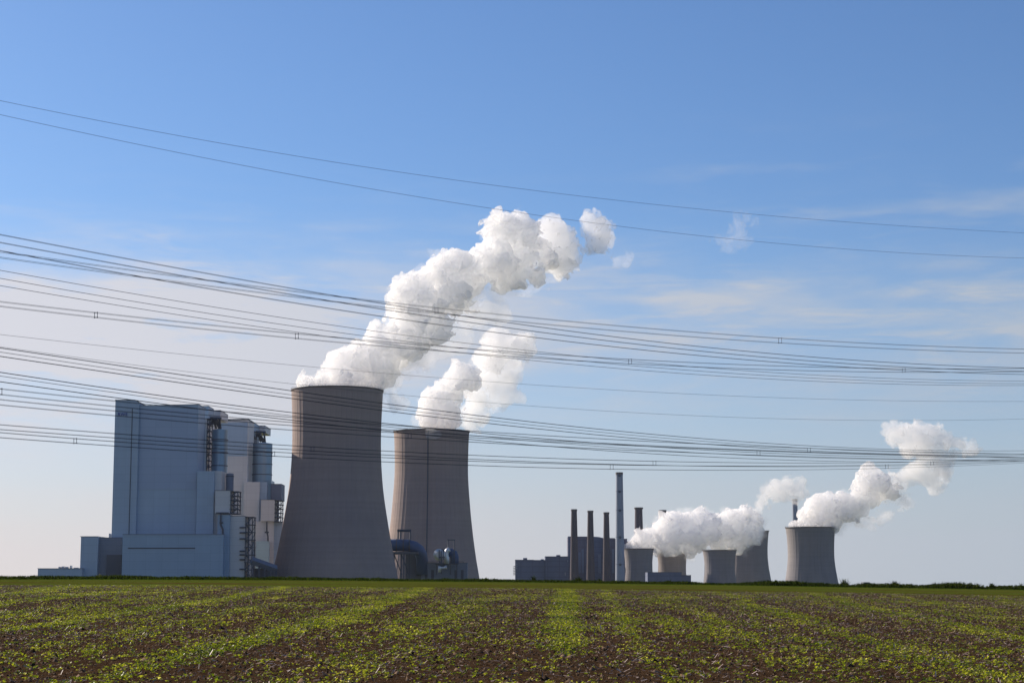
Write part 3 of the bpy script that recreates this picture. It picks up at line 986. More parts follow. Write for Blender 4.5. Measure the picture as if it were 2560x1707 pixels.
w = blk(b2, 'hopper_house', 677.5, 703, 1210, 1250, DN + 4, 24, M['clad_dark']); cop(b2, w, 677.5, 703, 1210, DN + 4, 24)
w = blk(b2, 'conveyor_house', 652, 687, 1249, 1302, DN - 12, 30, M['clad_pale'], label='lilac grey conveyor house'); cop(b2, w, 652, 687, 1249, DN - 12, 30)
lattice(b2, 'stair_tower', 688, 702, 1250, 1303, DN - 12, 14, 5, 0.35)
blk(b2, 'annex', 636, 684, 1302, 1440, DN - 8, 26, M['clad_pale'])
blk(b2, 'annex', 684.3, 722, 1305, 1440, DN - 6, 26, M['clad'])
blk(b2, 'machine_house', 640, 672, 1352, 1440, DN - 14, 4, surf('teal_cladding', (0.42, 0.56, 0.62), 0.5, 0.04, panels=(12.0, 6.0, 0.1)), label='teal-tinted machine house wall')
bars(b2, 'drain_pipe', [(667, 1303, 667, 1329), (667, 1329, 670, 1340), (670, 1340, 670, 1352), (662, 1330, 672, 1330)], DN - 15, 0.7)

cv = empty('conveyor_bridge', (P(660, HZ, 1380).x, 1380, GZ), 'sloping covered conveyor at the left foot of the largest tower', 'conveyor')
pts = [P(628, 1400, 1385), P(690, 1422, 1395)]
m = MB()
m.tube(pts, 3.0, 4); child(m.build('gallery', M['clad_dark']), cv)
m = MB()
for px, yy in ((634, 1404), (648, 1409), (662, 1414), (676, 1419)):
    a = P(px, yy + 4, 1387)
    m.box(a.x - .5, a.x + .5, 1386, 1388, GZ, a.z)
m.box(P(636, 1430, 1392).x, P(690, 1430, 1392).x, 1392, 1400, GZ, P(660, 1420, 1392).z)
child(m.build('trestle', M['steel']), cv)

DA = 1390.0
an = empty('bunker_building', (P(250, HZ, DA).x, DA, GZ), 'mid-height blue-grey block with a recessed side coloured dark for shade, left of the boiler house', 'industrial building')
w = blk(an, 'front_block', 201, 244, 1341, 1440, DA, 30, M['clad']); cop(an, w, 201, 244, 1341, DA, 30)
w = blk(an, 'side_block', 244.3, 304.5, 1344, 1440, DA + 4, 26, M['clad_dark']); cop(an, w, 244.3, 304.5, 1344, DA + 4, 26)  # unlit side of the block: its shade is put into the darker cladding colour
blk(an, 'dark_lower_block', 266, 303, 1386, 1440, DA + 1.5, 3, M['steel'])  # darker block before the lower part of the side
blk(an, 'vent_stack', 272, 277, 1333, 1346, DA + 8, 3, M['clad_pale'])
lw = empty('flat_annex', (P(150, HZ, 1385).x, 1385, GZ), 'long low annex at the far left with little vents on its roof', 'industrial building')
w = blk(lw, 'wall', 94.5, 205, 1421, 1440, 1384, 30, M['clad']); cop(lw, w, 94.5, 205, 1421, 1384, 30)
for a_, b_, y_ in ((146, 152, 1416), (154, 160, 1415), (163, 170, 1416), (175, 178, 1413), (184, 196, 1418)):
    blk(lw, 'roof_vent', a_, b_, y_, 1421, 1392, 4, M['clad_pale'])

# ------------------------------------------------------------------ ducts at the foot of the second tower
DD = 1690.0
du = empty('flue_duct', (P(1000, HZ, DD).x, DD, GZ), 'wide blue flue duct on steel legs emerging from behind the largest tower', 'flue duct', 'flue ducts into the tall towers')
r = P(0, 1377, DD) - P(0, 1347, DD)
rr = abs(r.z) / 2
pl = [P(940, 1362, DD), P(1000, 1362, DD), P(1022, 1363, DD + 2), P(1036, 1367, DD + 4), P(1047, 1375, DD + 6), P(1053, 1386, DD + 8), P(1055, 1400, DD + 10), P(1055, 1436, DD + 10)]
child(MB().tube(pl, rr, 28).build('pipe', M['duct'], smooth=True), du)
m = MB()
for x in (975, 992, 1009, 1024):
    a = P(x, 1362, DD)
    m.tube([a + Vector((-.5, 0, 0)), a + Vector((.5, 0, 0))], rr + .35, 28)
child(m.build('flange', M['steel']), du)
bars(du, 'portal_frame', [(995, 1347, 995, 1324), (1001, 1347, 1001, 1324), (1026, 1347, 1026, 1324), (993, 1324.5, 1028, 1324.5), (993, 1327, 1028, 1327)], DD - 4, 0.7, dy=1)
m = MB()
for x in (985, 1003, 1010, 1024):
    a = P(x, 1382, DD - 5)
    m.box(a.x - .6, a.x + .6, DD - 6, DD - 4.5, GZ, a.z)
for x in (985, 1003):
    m.tube([P(x, 1384, DD - 5), P(x + 20, 1436, DD - 5)], .45, 4)
m.box(P(977, 1382, DD).x, P(1046, 1382, DD).x, DD - 8, DD + 8, P(0, 1385, DD).z, P(0, 1379, DD).z)
child(m.build('support_frame', M['steel']), du)

ph = empty('pump_house', (P(1050, HZ, 1700).x, 1700, GZ), 'dark pump house under the blue duct', 'industrial building')
blk(ph, 'wall', 1014, 1060, 1384, 1440, 1702, 20, M['roof'])
w = blk(ph, 'low_wall', 1053, 1168, 1407, 1440, 1698, 24, M['clad_dark'])
cop(ph, w, 1053, 1168, 1407, 1698, 24)
bars(ph, 'handrail', [(1056, 1403.5, 1160, 1403.5), (1060, 1408, 1060, 1403.5), (1120, 1408, 1120, 1403.5), (1158, 1408, 1158, 1403.5)], 1698, 0.25)
for x in (1062, 1078, 1136, 1152):
    blk(ph, 'door', x, x + 7, 1424, 1440, 1697.6, .5, M['steel'])

d2 = empty('flue_duct', (P(1120, HZ, DD).x, DD, GZ), 'sunlit metal elbow duct with a blue end before the second tallest tower', 'flue duct', 'flue ducts into the tall towers')
pl = [P(1101, 1386, DD - 12), P(1106, 1380, DD - 8), P(1118, 1378, DD - 4), P(1128, 1380, DD), P(1132, 1388, DD + 2), P(1133, 1408, DD + 3)]
child(MB().tube([P(1112, 1386, DD - 2), P(1120, 1381, DD), P(1128, 1380.5, DD + 1), P(1134, 1384, DD + 1), P(1136, 1392, DD + 1), P(1136, 1409, DD + 1)], 3.9, 22).build('pipe', M['duct'], smooth=True), d2)
child(MB().tube([P(1124, 1372, DD - 6), P(1118, 1376, DD - 6), P(1115, 1384, DD - 6), P(1117, 1396, DD - 6), P(1117, 1409, DD - 6)], 2.2, 16).build('elbow', M['duct_metal'], smooth=True), d2)
child(MB().tube([P(1098, 1386, DD - 8), P(1098, 1386, DD + 8)], 5.4, 26).tube([P(1098, 1386, DD - 8), P(1098, 1386, DD - 10)], [5.4, 3.0], 26).build('drum', M['duct_metal']), d2)
bars(d2, 'pipework', [(1098, 1374, 1098, 1398), (1103, 1376, 1103, 1402), (1108, 1374, 1108, 1400), (1099, 1392, 1112, 1392), (1104, 1372, 1112, 1377), (1098, 1401, 1102, 1408), (1104, 1398, 1104, 1434), (1100, 1412, 1112, 1412)], DD - 12, 0.55)
child(MB().tube([P(1099, 1430, DD - 12), P(1100, 1418, DD - 12), P(1108, 1419, DD - 12), P(1117, 1417, DD - 12)], [1.4, 2.2, 1.0, 1.8], 12).build('valve', M['duct_metal'], smooth=True), d2)
bars(d2, 'support_frame', [(1120, 1409, 1120, 1349), (1136, 1409, 1136, 1349), (1118, 1349, 1138, 1349), (1092, 1409, 1092, 1436), (1126, 1409, 1126, 1436), (1142, 1409, 1142, 1436), (1088, 1409, 1146, 1409)], DD - 3, 0.5)


# ------------------------------------------------------------------ old plant
def chimney(px, D, top, bot, yt, label, mat, group, bands_=(), lip=0.5, cat='chimney'):
    """top, bot: pixel half widths at the top and at row 1450"""
    base = P(px, HZ, D)
    root = empty('chimney', (base.x, D, GZ), label, cat, group)
    rt = P(px + top, yt, D).x - P(px, yt, D).x
    rb = P(px + bot, 1450, D).x - P(px, 1450, D).x
    zt, zm = P(px, yt, D).z - GZ, P(px, 1450, D).z - GZ
    rb0 = rt + (rb - rt) * zt / (zt - zm)
    seg = 36
    m = MB()
    n = 14
    pts = [(0, 0, zt * i / n) for i in range(n + 1)]
    m.tube(pts, [rb0 + (rt - rb0) * (i / n) ** 0.9 for i in range(n + 1)], seg)
    m.build('shaft', mat, smooth=False).parent = root
    c = MB().tube([(0, 0, zt - 2.4), (0, 0, zt - 1.8), (0, 0, zt + .3)], [rt + .1, rt + lip, rt + lip], seg)
    c.build('cap', M['rim']).parent = root
    for y in bands_:
        z = P(px, y, D).z - GZ
        r_ = rb0 + (rt - rb0) * (z / zt) ** 0.9
        MB().tube([(0, 0, z - .5), (0, 0, z + .5)], r_ + 0.14, seg).build('walkway', M['clad_dark']).parent = root
        MB().box(-1.5, 1.5, -r_ - .12, -r_ + 1.0, z - 2.0, z + 1.0).build('hatch', M['steel']).parent = root
    return root


GC = 'slender brown chimneys of the old plant'
chimney(1436.0, 2450.0, 7.0, 11.4, 1273, 'leftmost brown chimney, tallest of the three standing before the old boiler hall', M['sootbrick'], GC)
chimney(1477.0, 2450.0, 6.8, 11.0, 1276.5, 'middle one of the three brown chimneys before the old boiler hall', M['sootbrick'], GC)
chimney(1517.2, 2450.0, 6.6, 10.4, 1280.5, 'third brown chimney, directly left of the pale tall chimney', M['sootbrick'], GC)
chimney(1550.5, 2380.0, 8.7, 12.0, 1181.0, 'tallest pale grey chimney with four dark walkways', M['whitechim'], None, (1188, 1228, 1275, 1342, 1410), lip=.3)
chimney(1598.5, 2700.0, 9.2, 13.5, 1268.5, 'thick brown chimney with flared top rising above the small left tower', M['sootbrick'], 'thick brown chimneys behind the steam', lip=1.2)
chimney(1658.5, 2700.0, 9.4, 13.5, 1275.0, 'thick brown chimney whose foot is hidden in the white steam', M['sootbrick'], 'thick brown chimneys behind the steam', lip=.4)
chimney(1991.5, 2900.0, 6.4, 8.0, 1247.5, 'hazy grey chimney half hidden by steam above the rightmost tower', M['whitechim'], None)

DO = 2560.0
oh = empty('old_boiler_hall', (P(1490, HZ, DO).x, DO, GZ), 'dark stepped boiler hall behind the three brown chimneys', 'power station building')
w = blk(oh, 'tower_block', 1421, 1470, 1341, 1440, DO, 60, M['oldhall']); cop(oh, w, 1421, 1470, 1341, DO, 60)
w = blk(oh, 'stair_core', 1420, 1426, 1340, 1440, DO - 3, 10, M['oldlow'])
xa, xb = P(1470.3, 1400, DO).x, P(1508, 1400, DO).x
zz_ = [P(1480, y, DO).z for y in (1345, 1341, 1340.6, 1341.5, 1343.5, 1345)]
pr_ = [(xa, GZ), (xb, GZ), (xb, zz_[4]), (xa + (xb - xa) * .75, zz_[3]), (xa + (xb - xa) * .45, zz_[2]), (xa + (xb - xa) * .15, zz_[1]), (xa, zz_[0])]
child(MB().prism(pr_, DO + 4, DO + 60).build('rounded_block', M['oldlow']), oh)
w = blk(oh, 'tower_block', 1508.3, 1537, 1345, 1440, DO + 2, 50, M['oldhall']); cop(oh, w, 1508.3, 1537, 1345, DO + 2, 50)
w = blk(oh, 'tower_block', 1537.3, 1568, 1346.5, 1440, DO + 8, 50, M['oldhall']); cop(oh, w, 1537.3, 1568, 1346.5, DO + 8, 50)
w = blk(oh, 'link_block', 1568.3, 1580, 1353, 1440, DO + 12, 40, M['oldlow'])
for x, y_ in ((1446, 1380), (1454, 1372), (1496, 1385), (1530, 1372)):
    blk(oh, 'window_band', x, x + 6, y_, 1432, DO - .6, 1, M['clad_dark'])
th_ = empty('turbine_hall', (P(1355, HZ, 2500).x, 2500, GZ), 'long low dark blue turbine hall left of the three brown chimneys', 'industrial building')
w = blk(th_, 'wall', 1288, 1363, 1399, 1440, 2500, 60, M['oldlow']); cop(th_, w, 1288, 1334, 1399, 2500, 60)
w = blk(th_, 'high_wall', 1363.3, 1420, 1390.5, 1440, 2496, 60, M['oldlow']); cop(th_, w, 1363.3, 1420, 1390.5, 2496, 60)
for a_, b_, y_, yb_ in ((1308, 1318, 1394, 1398.5), (1352, 1360, 1397, 1398.8), (1391, 1401, 1386.5, 1390.3)):
    blk(th_, 'roof_ventilator', a_, b_, y_, yb_, 2510, 20, M['oldlow'])
g = [(1290.5, 1408, 1293, 1411), (1291, 1413, 1293.4, 1416), (1290.6, 1418, 1292.4, 1421), (1418.6, 1399, 1420, 1404), (1412, 1430, 1414.5, 1438)]
for a_, y0_, b_, y1_ in g:
    blk(th_, 'light_gap_panel', a_, b_, y0_, y1_, 2494.5 if a_ > 1400 else 2499.4, .8, M['whitechim'])  # pale panels imitate light showing through gaps in the walls
for y_ in range(1416, 1440, 4):
    bars(th_, 'gantry', [(1283, y_, 1288, y_ - 1)], 2502, .5)

ba = empty('flat_annex', (P(1670, HZ, 2300).x, 2300, GZ), 'flat blue-grey annex in front of the two small left cooling towers', 'industrial building')
w = blk(ba, 'wall', 1619, 1704, 1430, 1440, 2300, 40, M['oldlow']); cop(ba, w, 1619, 1704, 1430, 2300, 40)
w = blk(ba, 'low_wall', 1704.3, 1727.5, 1437.5, 1440, 2302, 38, M['oldlow']); cop(ba, w, 1704.3, 1727.5, 1437.5, 2302, 38)
sd = empty('small_shed', (P(2167, HZ, 700).x, 700, GZ), 'small grey shed roof poking over the weeds right of the rightmost tower', 'shed')
blk(sd, 'wall', 2160, 2174, 1457, 1475, 700, 4, M['oldlow'])
blk(sd, 'roof', 2159, 2175, 1454.5, 1457, 699.5, 5, M['roof'])


# ------------------------------------------------------------------ overhead lines
def path(ctrl, Dc, t=1.0, lo=-700, hi=3300, n=56, deg=3):
    xs = np.array([c[0] for c in ctrl], float); ys = np.array([c[1] for c in ctrl], float)
    pf = np.polyfit(xs / 1000, ys, min(deg, len(xs) - 1))
    d0 = np.polyval(np.polyder(pf), 0.0); d1 = np.polyval(np.polyder(pf), 2.56)
    px = np.linspace(lo, hi, n)
    py = np.polyval(pf, px / 1000)
    # outside the frame the line just goes on with its end slope and a little curvature
    py = np.where(px < 0, np.polyval(pf, 0.0) + d0 * px / 1000 - 10 * (px / 1000) ** 2, py)
    e = (px - 2560) / 1000
    py = np.where(px > 2560, np.polyval(pf, 2.56) + d1 * e - 8 * e * e, py)
    out = []
    for a, b in zip(px, py):
        D = Dc / (1 - t * (a - 1280) / F)
        out.append(P(a, b, D))
    return out


def at_px(pts, px):
    for a, b in zip(pts[:-1], pts[1:]):
        ua, ub = a.x / a.y * F + 1280, b.x / b.y * F + 1280
        # column of a point with the pitch taken in
        ca = 1280 + F * a.x / (a.y * math.cos(PITCH) + (a.z - EYE) * math.sin(PITCH))
        cb = 1280 + F * b.x / (b.y * math.cos(PITCH) + (b.z - EYE) * math.sin(PITCH))
        if ca <= px <= cb:
            return a.lerp(b, (px - ca) / (cb - ca))
    return pts[0]


def cable(name, pts, r, parent=None):
    o = MB().tube(pts, r, 5).build(name, M['wire'])
    if parent is not None:
        child(o, parent)
    return o


def perp(pts):
    d = (pts[-1] - pts[0]); d.z = 0; d.normalize()
    return Vector((d.y, -d.x, 0))


def bundle(up, low, Dc, spacers, label, r=0.014, half=0.20, group='bundled conductors with spacers'):
    A, B = path(up, Dc), path(low, Dc)
    mid = A[len(A) // 2]
    root = empty('power_line', tuple(mid), label, 'power line', group)
    s = perp(A) * half
    for pts in (A, B):
        for sg_ in (-1, 1):
            cable('conductor', [p + s * sg_ for p in pts], r, root)
    for px in spacers:
        a, b = at_px(A, px), at_px(B, px)
        m = MB()
        for sg_ in (-1, 1):
            m.tube([a + s * sg_ + Vector((0, 0, .05)), b + s * sg_ - Vector((0, 0, .05))], 0.022, 6)
            for q in (a, b):
                m.tube([q + s * sg_ + Vector((0, 0, -.035)), q + s * sg_ + Vector((0, 0, .035))], 0.035, 6)
        m.tube([a - s, a + s], 0.008, 4); m.tube([b - s, b + s], 0.008, 4)
        child(m.build('spacer', M['steel']), root)
    return root


def single(ctrl, Dc, label, r=0.016, t=1.0, twin=0.0, group=None):
    pts = path(ctrl, Dc, t)
    if not twin:
        o = cable('power_line', pts, r)
        return tag(o, label, 'power line', group)
    root = empty('power_line', tuple(pts[len(pts) // 2]), label, 'power line', group)
    s = perp(pts) * twin
    for k in (-1, 1):
        cable('conductor', [p + s * k for p in pts], r, root)
    return root


GE = 'thin single earth wires'
single([(0, 252), (1280, 470), (1815, 528), (2176, 561), (2560, 582)], 170, 'highest wire of all, crossing the blue sky', 0.015, group=GE)
single([(0, 287), (969, 480), (1238, 523), (1560, 567), (1806, 595), (2176, 628), (2560, 645)], 170, 'second highest wire, passing over the top of the big steam cloud', 0.015, group=GE)
single([(0, 836), (400, 880), (860, 924), (1700, 983.6), (2160, 1000), (2560, 1003)], 175, 'lone wire crossing just above the rim of the largest tower', 0.013, group=GE)
single([(0, 866.5), (400, 921), (727, 959), (958, 982.5), (1700, 1036.8), (2160, 1051), (2560, 1046.5)], 175, 'lone wire touching the rim of the largest tower and passing through the second steam cloud', 0.013, group=GE)
bundle([(0, 630), (400, 684), (860, 744), (1090, 770), (1700, 827), (1950, 845), (2160, 858), (2560, 872.6)],
       [(0, 644), (400, 699), (860, 757), (1090, 783), (1700, 839.6), (1950, 857), (2160, 869), (2560, 882.5)], 165, (1091, 1950),
       'uppermost spacer bundle, its spacer shows against the middle of the big steam cloud')
bundle([(0, 754), (240, 782), (400, 799.5), (742, 834), (860, 845), (1575, 898.6), (2259, 921), (2560, 921)],
       [(0, 765.5), (240, 794), (400, 811), (742, 846), (860, 856.6), (1575, 909.5), (2259, 930), (2560, 929)], 170, (240, 742, 1575, 2259),
       'spacer bundle below the uppermost one, with a spacer left of the big steam cloud')
bundle([(0, 972), (400, 1013), (727, 1042), (1060, 1070), (1700, 1106.4), (2022, 1120), (2560, 1134.8)],
       [(0, 986.3), (400, 1025.5), (727, 1055), (1060, 1082), (1700, 1116.5), (2022, 1129), (2560, 1142)], 165, (1, 2022),
       'spacer bundle just below the rim of the boiler house shaft')
bundle([(0, 999), (400, 1036), (727, 1063), (1024, 1085), (1896, 1126), (2560, 1145)],
       [(0, 1012), (400, 1048.6), (727, 1074), (1024, 1096), (1896, 1137), (2560, 1152)], 165, (1024, 1896),
       'spacer bundle crossing the blue sign on the boiler house')
bundle([(0, 1061.4), (400, 1092.4), (727, 1112), (957, 1127.6), (1636, 1153), (2330, 1153), (2560, 1148)],
       [(0, 1073), (400, 1103.7), (727, 1121), (957, 1137.7), (1636, 1163), (2330, 1161), (2560, 1154)], 175, (781, 1636, 2330),
       'spacer bundle crossing the upper half of both tall towers, above the lowest bundle')
bundle([(0, 1082), (188, 1095), (400, 1111), (683, 1129), (957, 1145), (1529, 1161), (2217, 1161), (2560, 1152)],
       [(0, 1094), (188, 1107), (400, 1122), (683, 1140), (957, 1154), (1529, 1172.5), (2217, 1169.5), (2560, 1157)], 175, (188, 683, 1529, 2217),
       'lowest spacer bundle, passing just above the tall pale chimney')
GS = 'steeper conductors of the nearer line'
S = [
    ([(0, 586), (400, 664), (860, 742), (1700, 860.4), (2160, 903), (2560, 919)], .11, 'topmost steep conductor pair over the left half of the sky, above the uppermost bundle'),
    ([(0, 606), (400, 680.5), (860, 757), (1700, 872.5), (2160, 911.6), (2560, 928)], .11, 'steep conductor pair directly below the topmost steep pair'),
    ([(0, 627), (400, 700.5), (860, 776.7), (1700, 884.3), (2160, 920), (2560, 936)], .11, 'steep conductor pair crossing the uppermost bundle near the left edge'),
    ([(0, 675.7), (400, 745.6), (860, 817), (1700, 913.6), (2160, 943.6), (2560, 952)], 0, 'dark steep conductor, upper of three between the two high bundles'),
    ([(0, 695.8), (400, 764.3), (860, 833), (1700, 923.6), (2160, 950.8), (2560, 958.6)], 0, 'dark steep conductor, middle of three between the two high bundles'),
    ([(0, 714), (400, 780), (860, 846), (1700, 933.2), (2160, 957.6), (2560, 963.4)], 0, 'thin steep conductor, lower of three between the two high bundles'),
    ([(0, 869), (400, 931), (727, 974), (957, 1009), (1700, 1091), (2160, 1121), (2560, 1126)], .09, 'steep conductor pair, upper of three reaching the rim of the largest tower'),
    ([(0, 879), (400, 942.4), (727, 984), (957, 1018), (1700, 1098), (2160, 1127), (2560, 1134)], 0, 'dark steep conductor, middle of three crossing the top of the largest tower'),
    ([(0, 890), (400, 951.6), (727, 993), (957, 1027), (1700, 1105), (2160, 1132), (2560, 1137)], .09, 'steep conductor pair, lower of three crossing the top of the largest tower'),
    ([(0, 930), (400, 989.4), (727, 1030), (957, 1058), (1700, 1119), (2160, 1142), (2560, 1141)], .09, 'steep conductor pair passing just over the roof of the boiler house'),
    ([(0, 939.4), (400, 997.5), (727, 1038), (957, 1066), (1700, 1128), (2160, 1148), (2560, 1147)], 0, 'dark steep conductor skimming the roof of the boiler house'),
    ([(0, 953.7), (400, 1009), (727, 1050), (957, 1076), (1700, 1136), (2160, 1156), (2560, 1149)], .09, 'steep conductor pair touching the top of the boiler house shaft'),
]
for c_, tw, lb in S:
    single(c_, 150, lb, 0.014 if tw else 0.018, twin=tw, group=GS)


# ------------------------------------------------------------------ steam
def surface_nets(v, origin, h):
    """closed quad surface of v < 0 on a regular grid"""
    ins = v < 0
    nx, ny, nz = v.shape
    cs = (nx - 1, ny - 1, nz - 1)
    cnt = np.zeros(cs, np.float32)
    acc = np.zeros(cs + (3,), np.float32)

    def corner(a, d):
        return a[d[0]:cs[0] + d[0], d[1]:cs[1] + d[1], d[2]:cs[2] + d[2]]
    # only work on cells near the surface
    c8 = sum(corner(ins, (i, j, k)).astype(np.int8) for i in (0, 1) for j in (0, 1) for k in (0, 1))
    act = (c8 > 0) & (c8 < 8)
    idx = np.argwhere(act)
    acc = np.zeros((len(idx), 3), np.float32); cnt = np.zeros(len(idx), np.float32)
    for ax in range(3):
        for o1 in (0, 1):
            for o2 in (0, 1):
                d0 = [0, 0, 0]; oth = [a for a in range(3) if a != ax]
                d0[oth[0]] = o1; d0[oth[1]] = o2
                d1 = list(d0); d1[ax] = 1
                a = v[idx[:, 0] + d0[0], idx[:, 1] + d0[1], idx[:, 2] + d0[2]]
                b = v[idx[:, 0] + d1[0], idx[:, 1] + d1[1], idx[:, 2] + d1[2]]
                cr = (a < 0) != (b < 0)
                t = np.where(cr, a / np.where(np.abs(a - b) < 1e-9, 1, a - b), 0)
                p = np.tile(np.array(d0, np.float32), (len(idx), 1)); p[:, ax] = t
                acc[cr] += p[cr]; cnt[cr] += 1
    verts = (idx + acc / cnt[:, None]) * h + origin
    vid = np.full(cs, -1, np.int64)
    vid[act] = np.arange(len(idx))
    faces = []
    for ax in range(3):
        o = [a for a in range(3) if a != ax]
        sl0 = [slice(1, -1)] * 3; sl1 = [slice(1, -1)] * 3
        sl0[ax] = slice(0, -1); sl1[ax] = slice(1, None)
        A, B = ins[tuple(sl0)], ins[tuple(sl1)]
        e = np.argwhere(A != B)
        flip = A[e[:, 0], e[:, 1], e[:, 2]]
        base = e.copy()
        base[:, o[0]] += 1; base[:, o[1]] += 1     # node index on the grid
        q = []
        for (p_, q_) in ((0, 0), (1, 0), (1, 1), (0, 1)):
            c = base.copy()
            c[:, o[0]] -= p_; c[:, o[1]] -= q_
            q.append(vid[c[:, 0], c[:, 1], c[:, 2]])
        q = np.stack(q, -1)
        good = (q >= 0).all(1)
        if ax == 1:
            flip = ~flip
        q = np.where(flip[:, None], q, q[:, ::-1])[good]
        faces.append(q)
    return verts, np.concatenate(faces)


def steam_mat(name, dens, color, alpha, aniso=0.25, temp=None):
    """a closed body of droplets: scattering volume inside a thin bright diffusing skin"""
    t = NT(name)
    vs = t.new('ShaderNodeVolumeScatter')
    vs.inputs['Color'].default_value = (*color, 1)
    vs.inputs['Density'].default_value = dens
    vs.inputs['Anisotropy'].default_value = aniso
    t.link(vs.outputs[0], t.out.inputs['Volume'])
    tr = t.new('ShaderNodeBsdfTransparent')
    tl = t.new('ShaderNodeBsdfTranslucent'); tl.inputs['Color'].default_value = (*color, 1)
    df = t.new('ShaderNodeBsdfDiffuse'); df.inputs['Color'].default_value = (*color, 1)
    a = t.new('ShaderNodeMixShader'); a.inputs[0].default_value = 0.5
    t.link(df.outputs[0], a.inputs[1]); t.link(tl.outputs[0], a.inputs[2])
    m = t.new('ShaderNodeMixShader'); m.inputs[0].default_value = alpha
    t.link(tr.outputs[0], m.inputs[1]); t.link(a.outputs[0], m.inputs[2])
    t.link(m.outputs[0], t.out.inputs['Surface'])
    return t.m


def halo(puffs, D, h, seed, amp, mat, parent, grow=5, down=4, **kw):
    """thin mist drifting off a dense body, mostly on its lee side"""
    ps = [(p[0] + down * 2.2, p[1] + down * 1.4, p[2] + grow * .6) + tuple(p[3:4]) for p in puffs]
    return plume_mesh('mist', ps, D, h, seed, amp, mat, parent, fray=.9, **kw)


def plume_mesh(name, puffs, D, h, seed, amp, mat, parent, octs=((26, 1.0), (13, .62), (6.5, .40), (3.3, .24), (1.9, .12)), flat=0.8, k=3.0, bias=0.0, fray=0.0):
    """puffs: (px, py, radius px[, depth offset m]); one closed billowing surface"""
    rng = np.random.default_rng(seed)
    C, R = [], []
    for p in puffs:
        px, py, r = p[:3]
        a = P(px, py, D)
        rm = (P(px + r, py, D).x - a.x)
        dy = p[3] if len(p) > 3 else rng.uniform(-.45, .45) * rm * flat
        a = P(px, py, D + dy)
        C.append(a[:]); R.append(rm)
    C, R = np.array(C, np.float32), np.array(R, np.float32)
    lo = (C - R[:, None]).min(0) - amp * 1.6 - 2 * h
    hi = (C + R[:, None]).max(0) + amp * 1.6 + 2 * h
    n = np.ceil((hi - lo) / h).astype(int)
    g = [lo[i] + h * np.arange(n[i], dtype=np.float32) for i in range(3)]
    X, Y, Z = np.meshgrid(*g, indexing='ij')
    s = np.zeros(X.shape, np.float32)
    far = np.full(X.shape, 1e9, np.float32)
    for c, r in zip(C, R):
        d = np.sqrt((X - c[0]) ** 2 + (Y - c[1]) ** 2 + (Z - c[2]) ** 2) - r
        far = np.minimum(far, d)
        s += np.exp(-np.clip(d / k, -30, 30))
    sdf = -k * np.log(s + 1e-12)
    near = np.abs(far) < amp * 2.0 + 3 * h
    pts = np.stack([X[near], Y[near], Z[near]], -1)
    # drift the lookup so lobes lean downwind
    w = np.stack([perlin(pts / 18.0, seed + 50), perlin(pts / 18.0, seed + 51), perlin(pts / 18.0, seed + 52)], -1)
    q = pts + w * 5.0
    nz = np.zeros(len(pts), np.float32)
    for i, (wl_, am) in enumerate(octs):
        v_ = perlin(q / wl_, seed + i)
        nz += am * (np.sqrt(v_ * v_ + 0.012) * 2.4 - 0.66)
    if fray:
        nz += fray * perlin(q * np.array([1 / 16., 1 / 9., 1 / 9.], np.float32), seed + 30)
    sdf2 = np.where(far > 0, far + 1.0, sdf)
    vals = np.clip(sdf, -1e3, 1e3)
    vals[near] = sdf[near] - amp * nz + bias
    vals = np.where(sdf < -0.55 * amp, np.minimum(vals, -0.4), vals)
    vals[[0, -1]] = 5; vals[:, [0, -1]] = 5; vals[:, :, [0, -1]] = 5
    V, Fc = surface_nets(vals, lo, h)
    o = np_mesh(name, V, Fc, mat, smooth=True)
    print(name, vals.shape, len(V))
    if parent is not None:
        child(o, parent)
    return o


ST_DENSE = steam_mat('dense_steam', 0.15, (1.0, 0.999, 0.997), 0.28, 0.35)
ST_FAR = steam_mat('far_steam', 0.12, (0.997, 0.985, 0.982), 0.30, 0.3)
ST_THIN = steam_mat('thin_steam', 0.03, (1.0, 0.99, 0.99), 0.03, 0.2)
ST_WISP = steam_mat('steam_wisp', 0.05, (0.98, 0.97, 0.97), 0.05, 0.2)

QUICK = 1.0
pl1 = empty('steam_plume', tuple(P(850, 960, 1450)), 'largest white steam cloud leaning right from the tallest tower', 'steam plume', 'steam drifting from the cooling towers')
BILLOW_A = [
    (759, 967, 20, 0), (795, 960, 26, -8), (830, 954, 33, 8), (870, 953, 34, -4), (906, 956, 29, 5), (935, 964, 18, 0), (846, 919, 24), (874, 911, 29),
    (906, 919, 39), (937, 923, 33), (969, 919, 23), (953, 899, 34), (890, 879, 20), (914, 875, 29), (933, 836, 24), (953, 868, 34), (989, 875, 31),
    (1016, 871, 28), (1040, 864, 20), (977, 828, 26), (1001, 820, 23), (1016, 836, 29), (1048, 836, 29), (1076, 844, 20), (1016, 729, 42),
    (1044, 701, 19), (1001, 753, 27), (1012, 773, 31), (1036, 784, 33), (1056, 757, 29), (1072, 796, 33), (1095, 812, 26), (1115, 686, 47),
    (1088, 666, 26), (1159, 660, 24), (1186, 658, 18), (1135, 733, 43), (1103, 757, 33), (1167, 705, 29), (1163, 757, 23), (1194, 678, 21),
    (1250, 555, 29), (1222, 583, 22), (1273, 579, 42), (1230, 638, 28), (1254, 650, 42), (1285, 686, 37), (1234, 686, 26), (1317, 575, 29),
    (1317, 646, 29), (1337, 690, 24), (1372, 650, 29), (1352, 610, 23), (1269, 713, 19), (1210, 674, 20)]
plume_mesh('billow', BILLOW_A,
    1450, 0.9, 3, 5.2, ST_DENSE, pl1)
halo(BILLOW_A, 1450, 1.2, 61, 5.5, steam_mat('soft_mist', 0.02, (1.0, 0.99, 0.985), 0.02, 0.3), pl1)
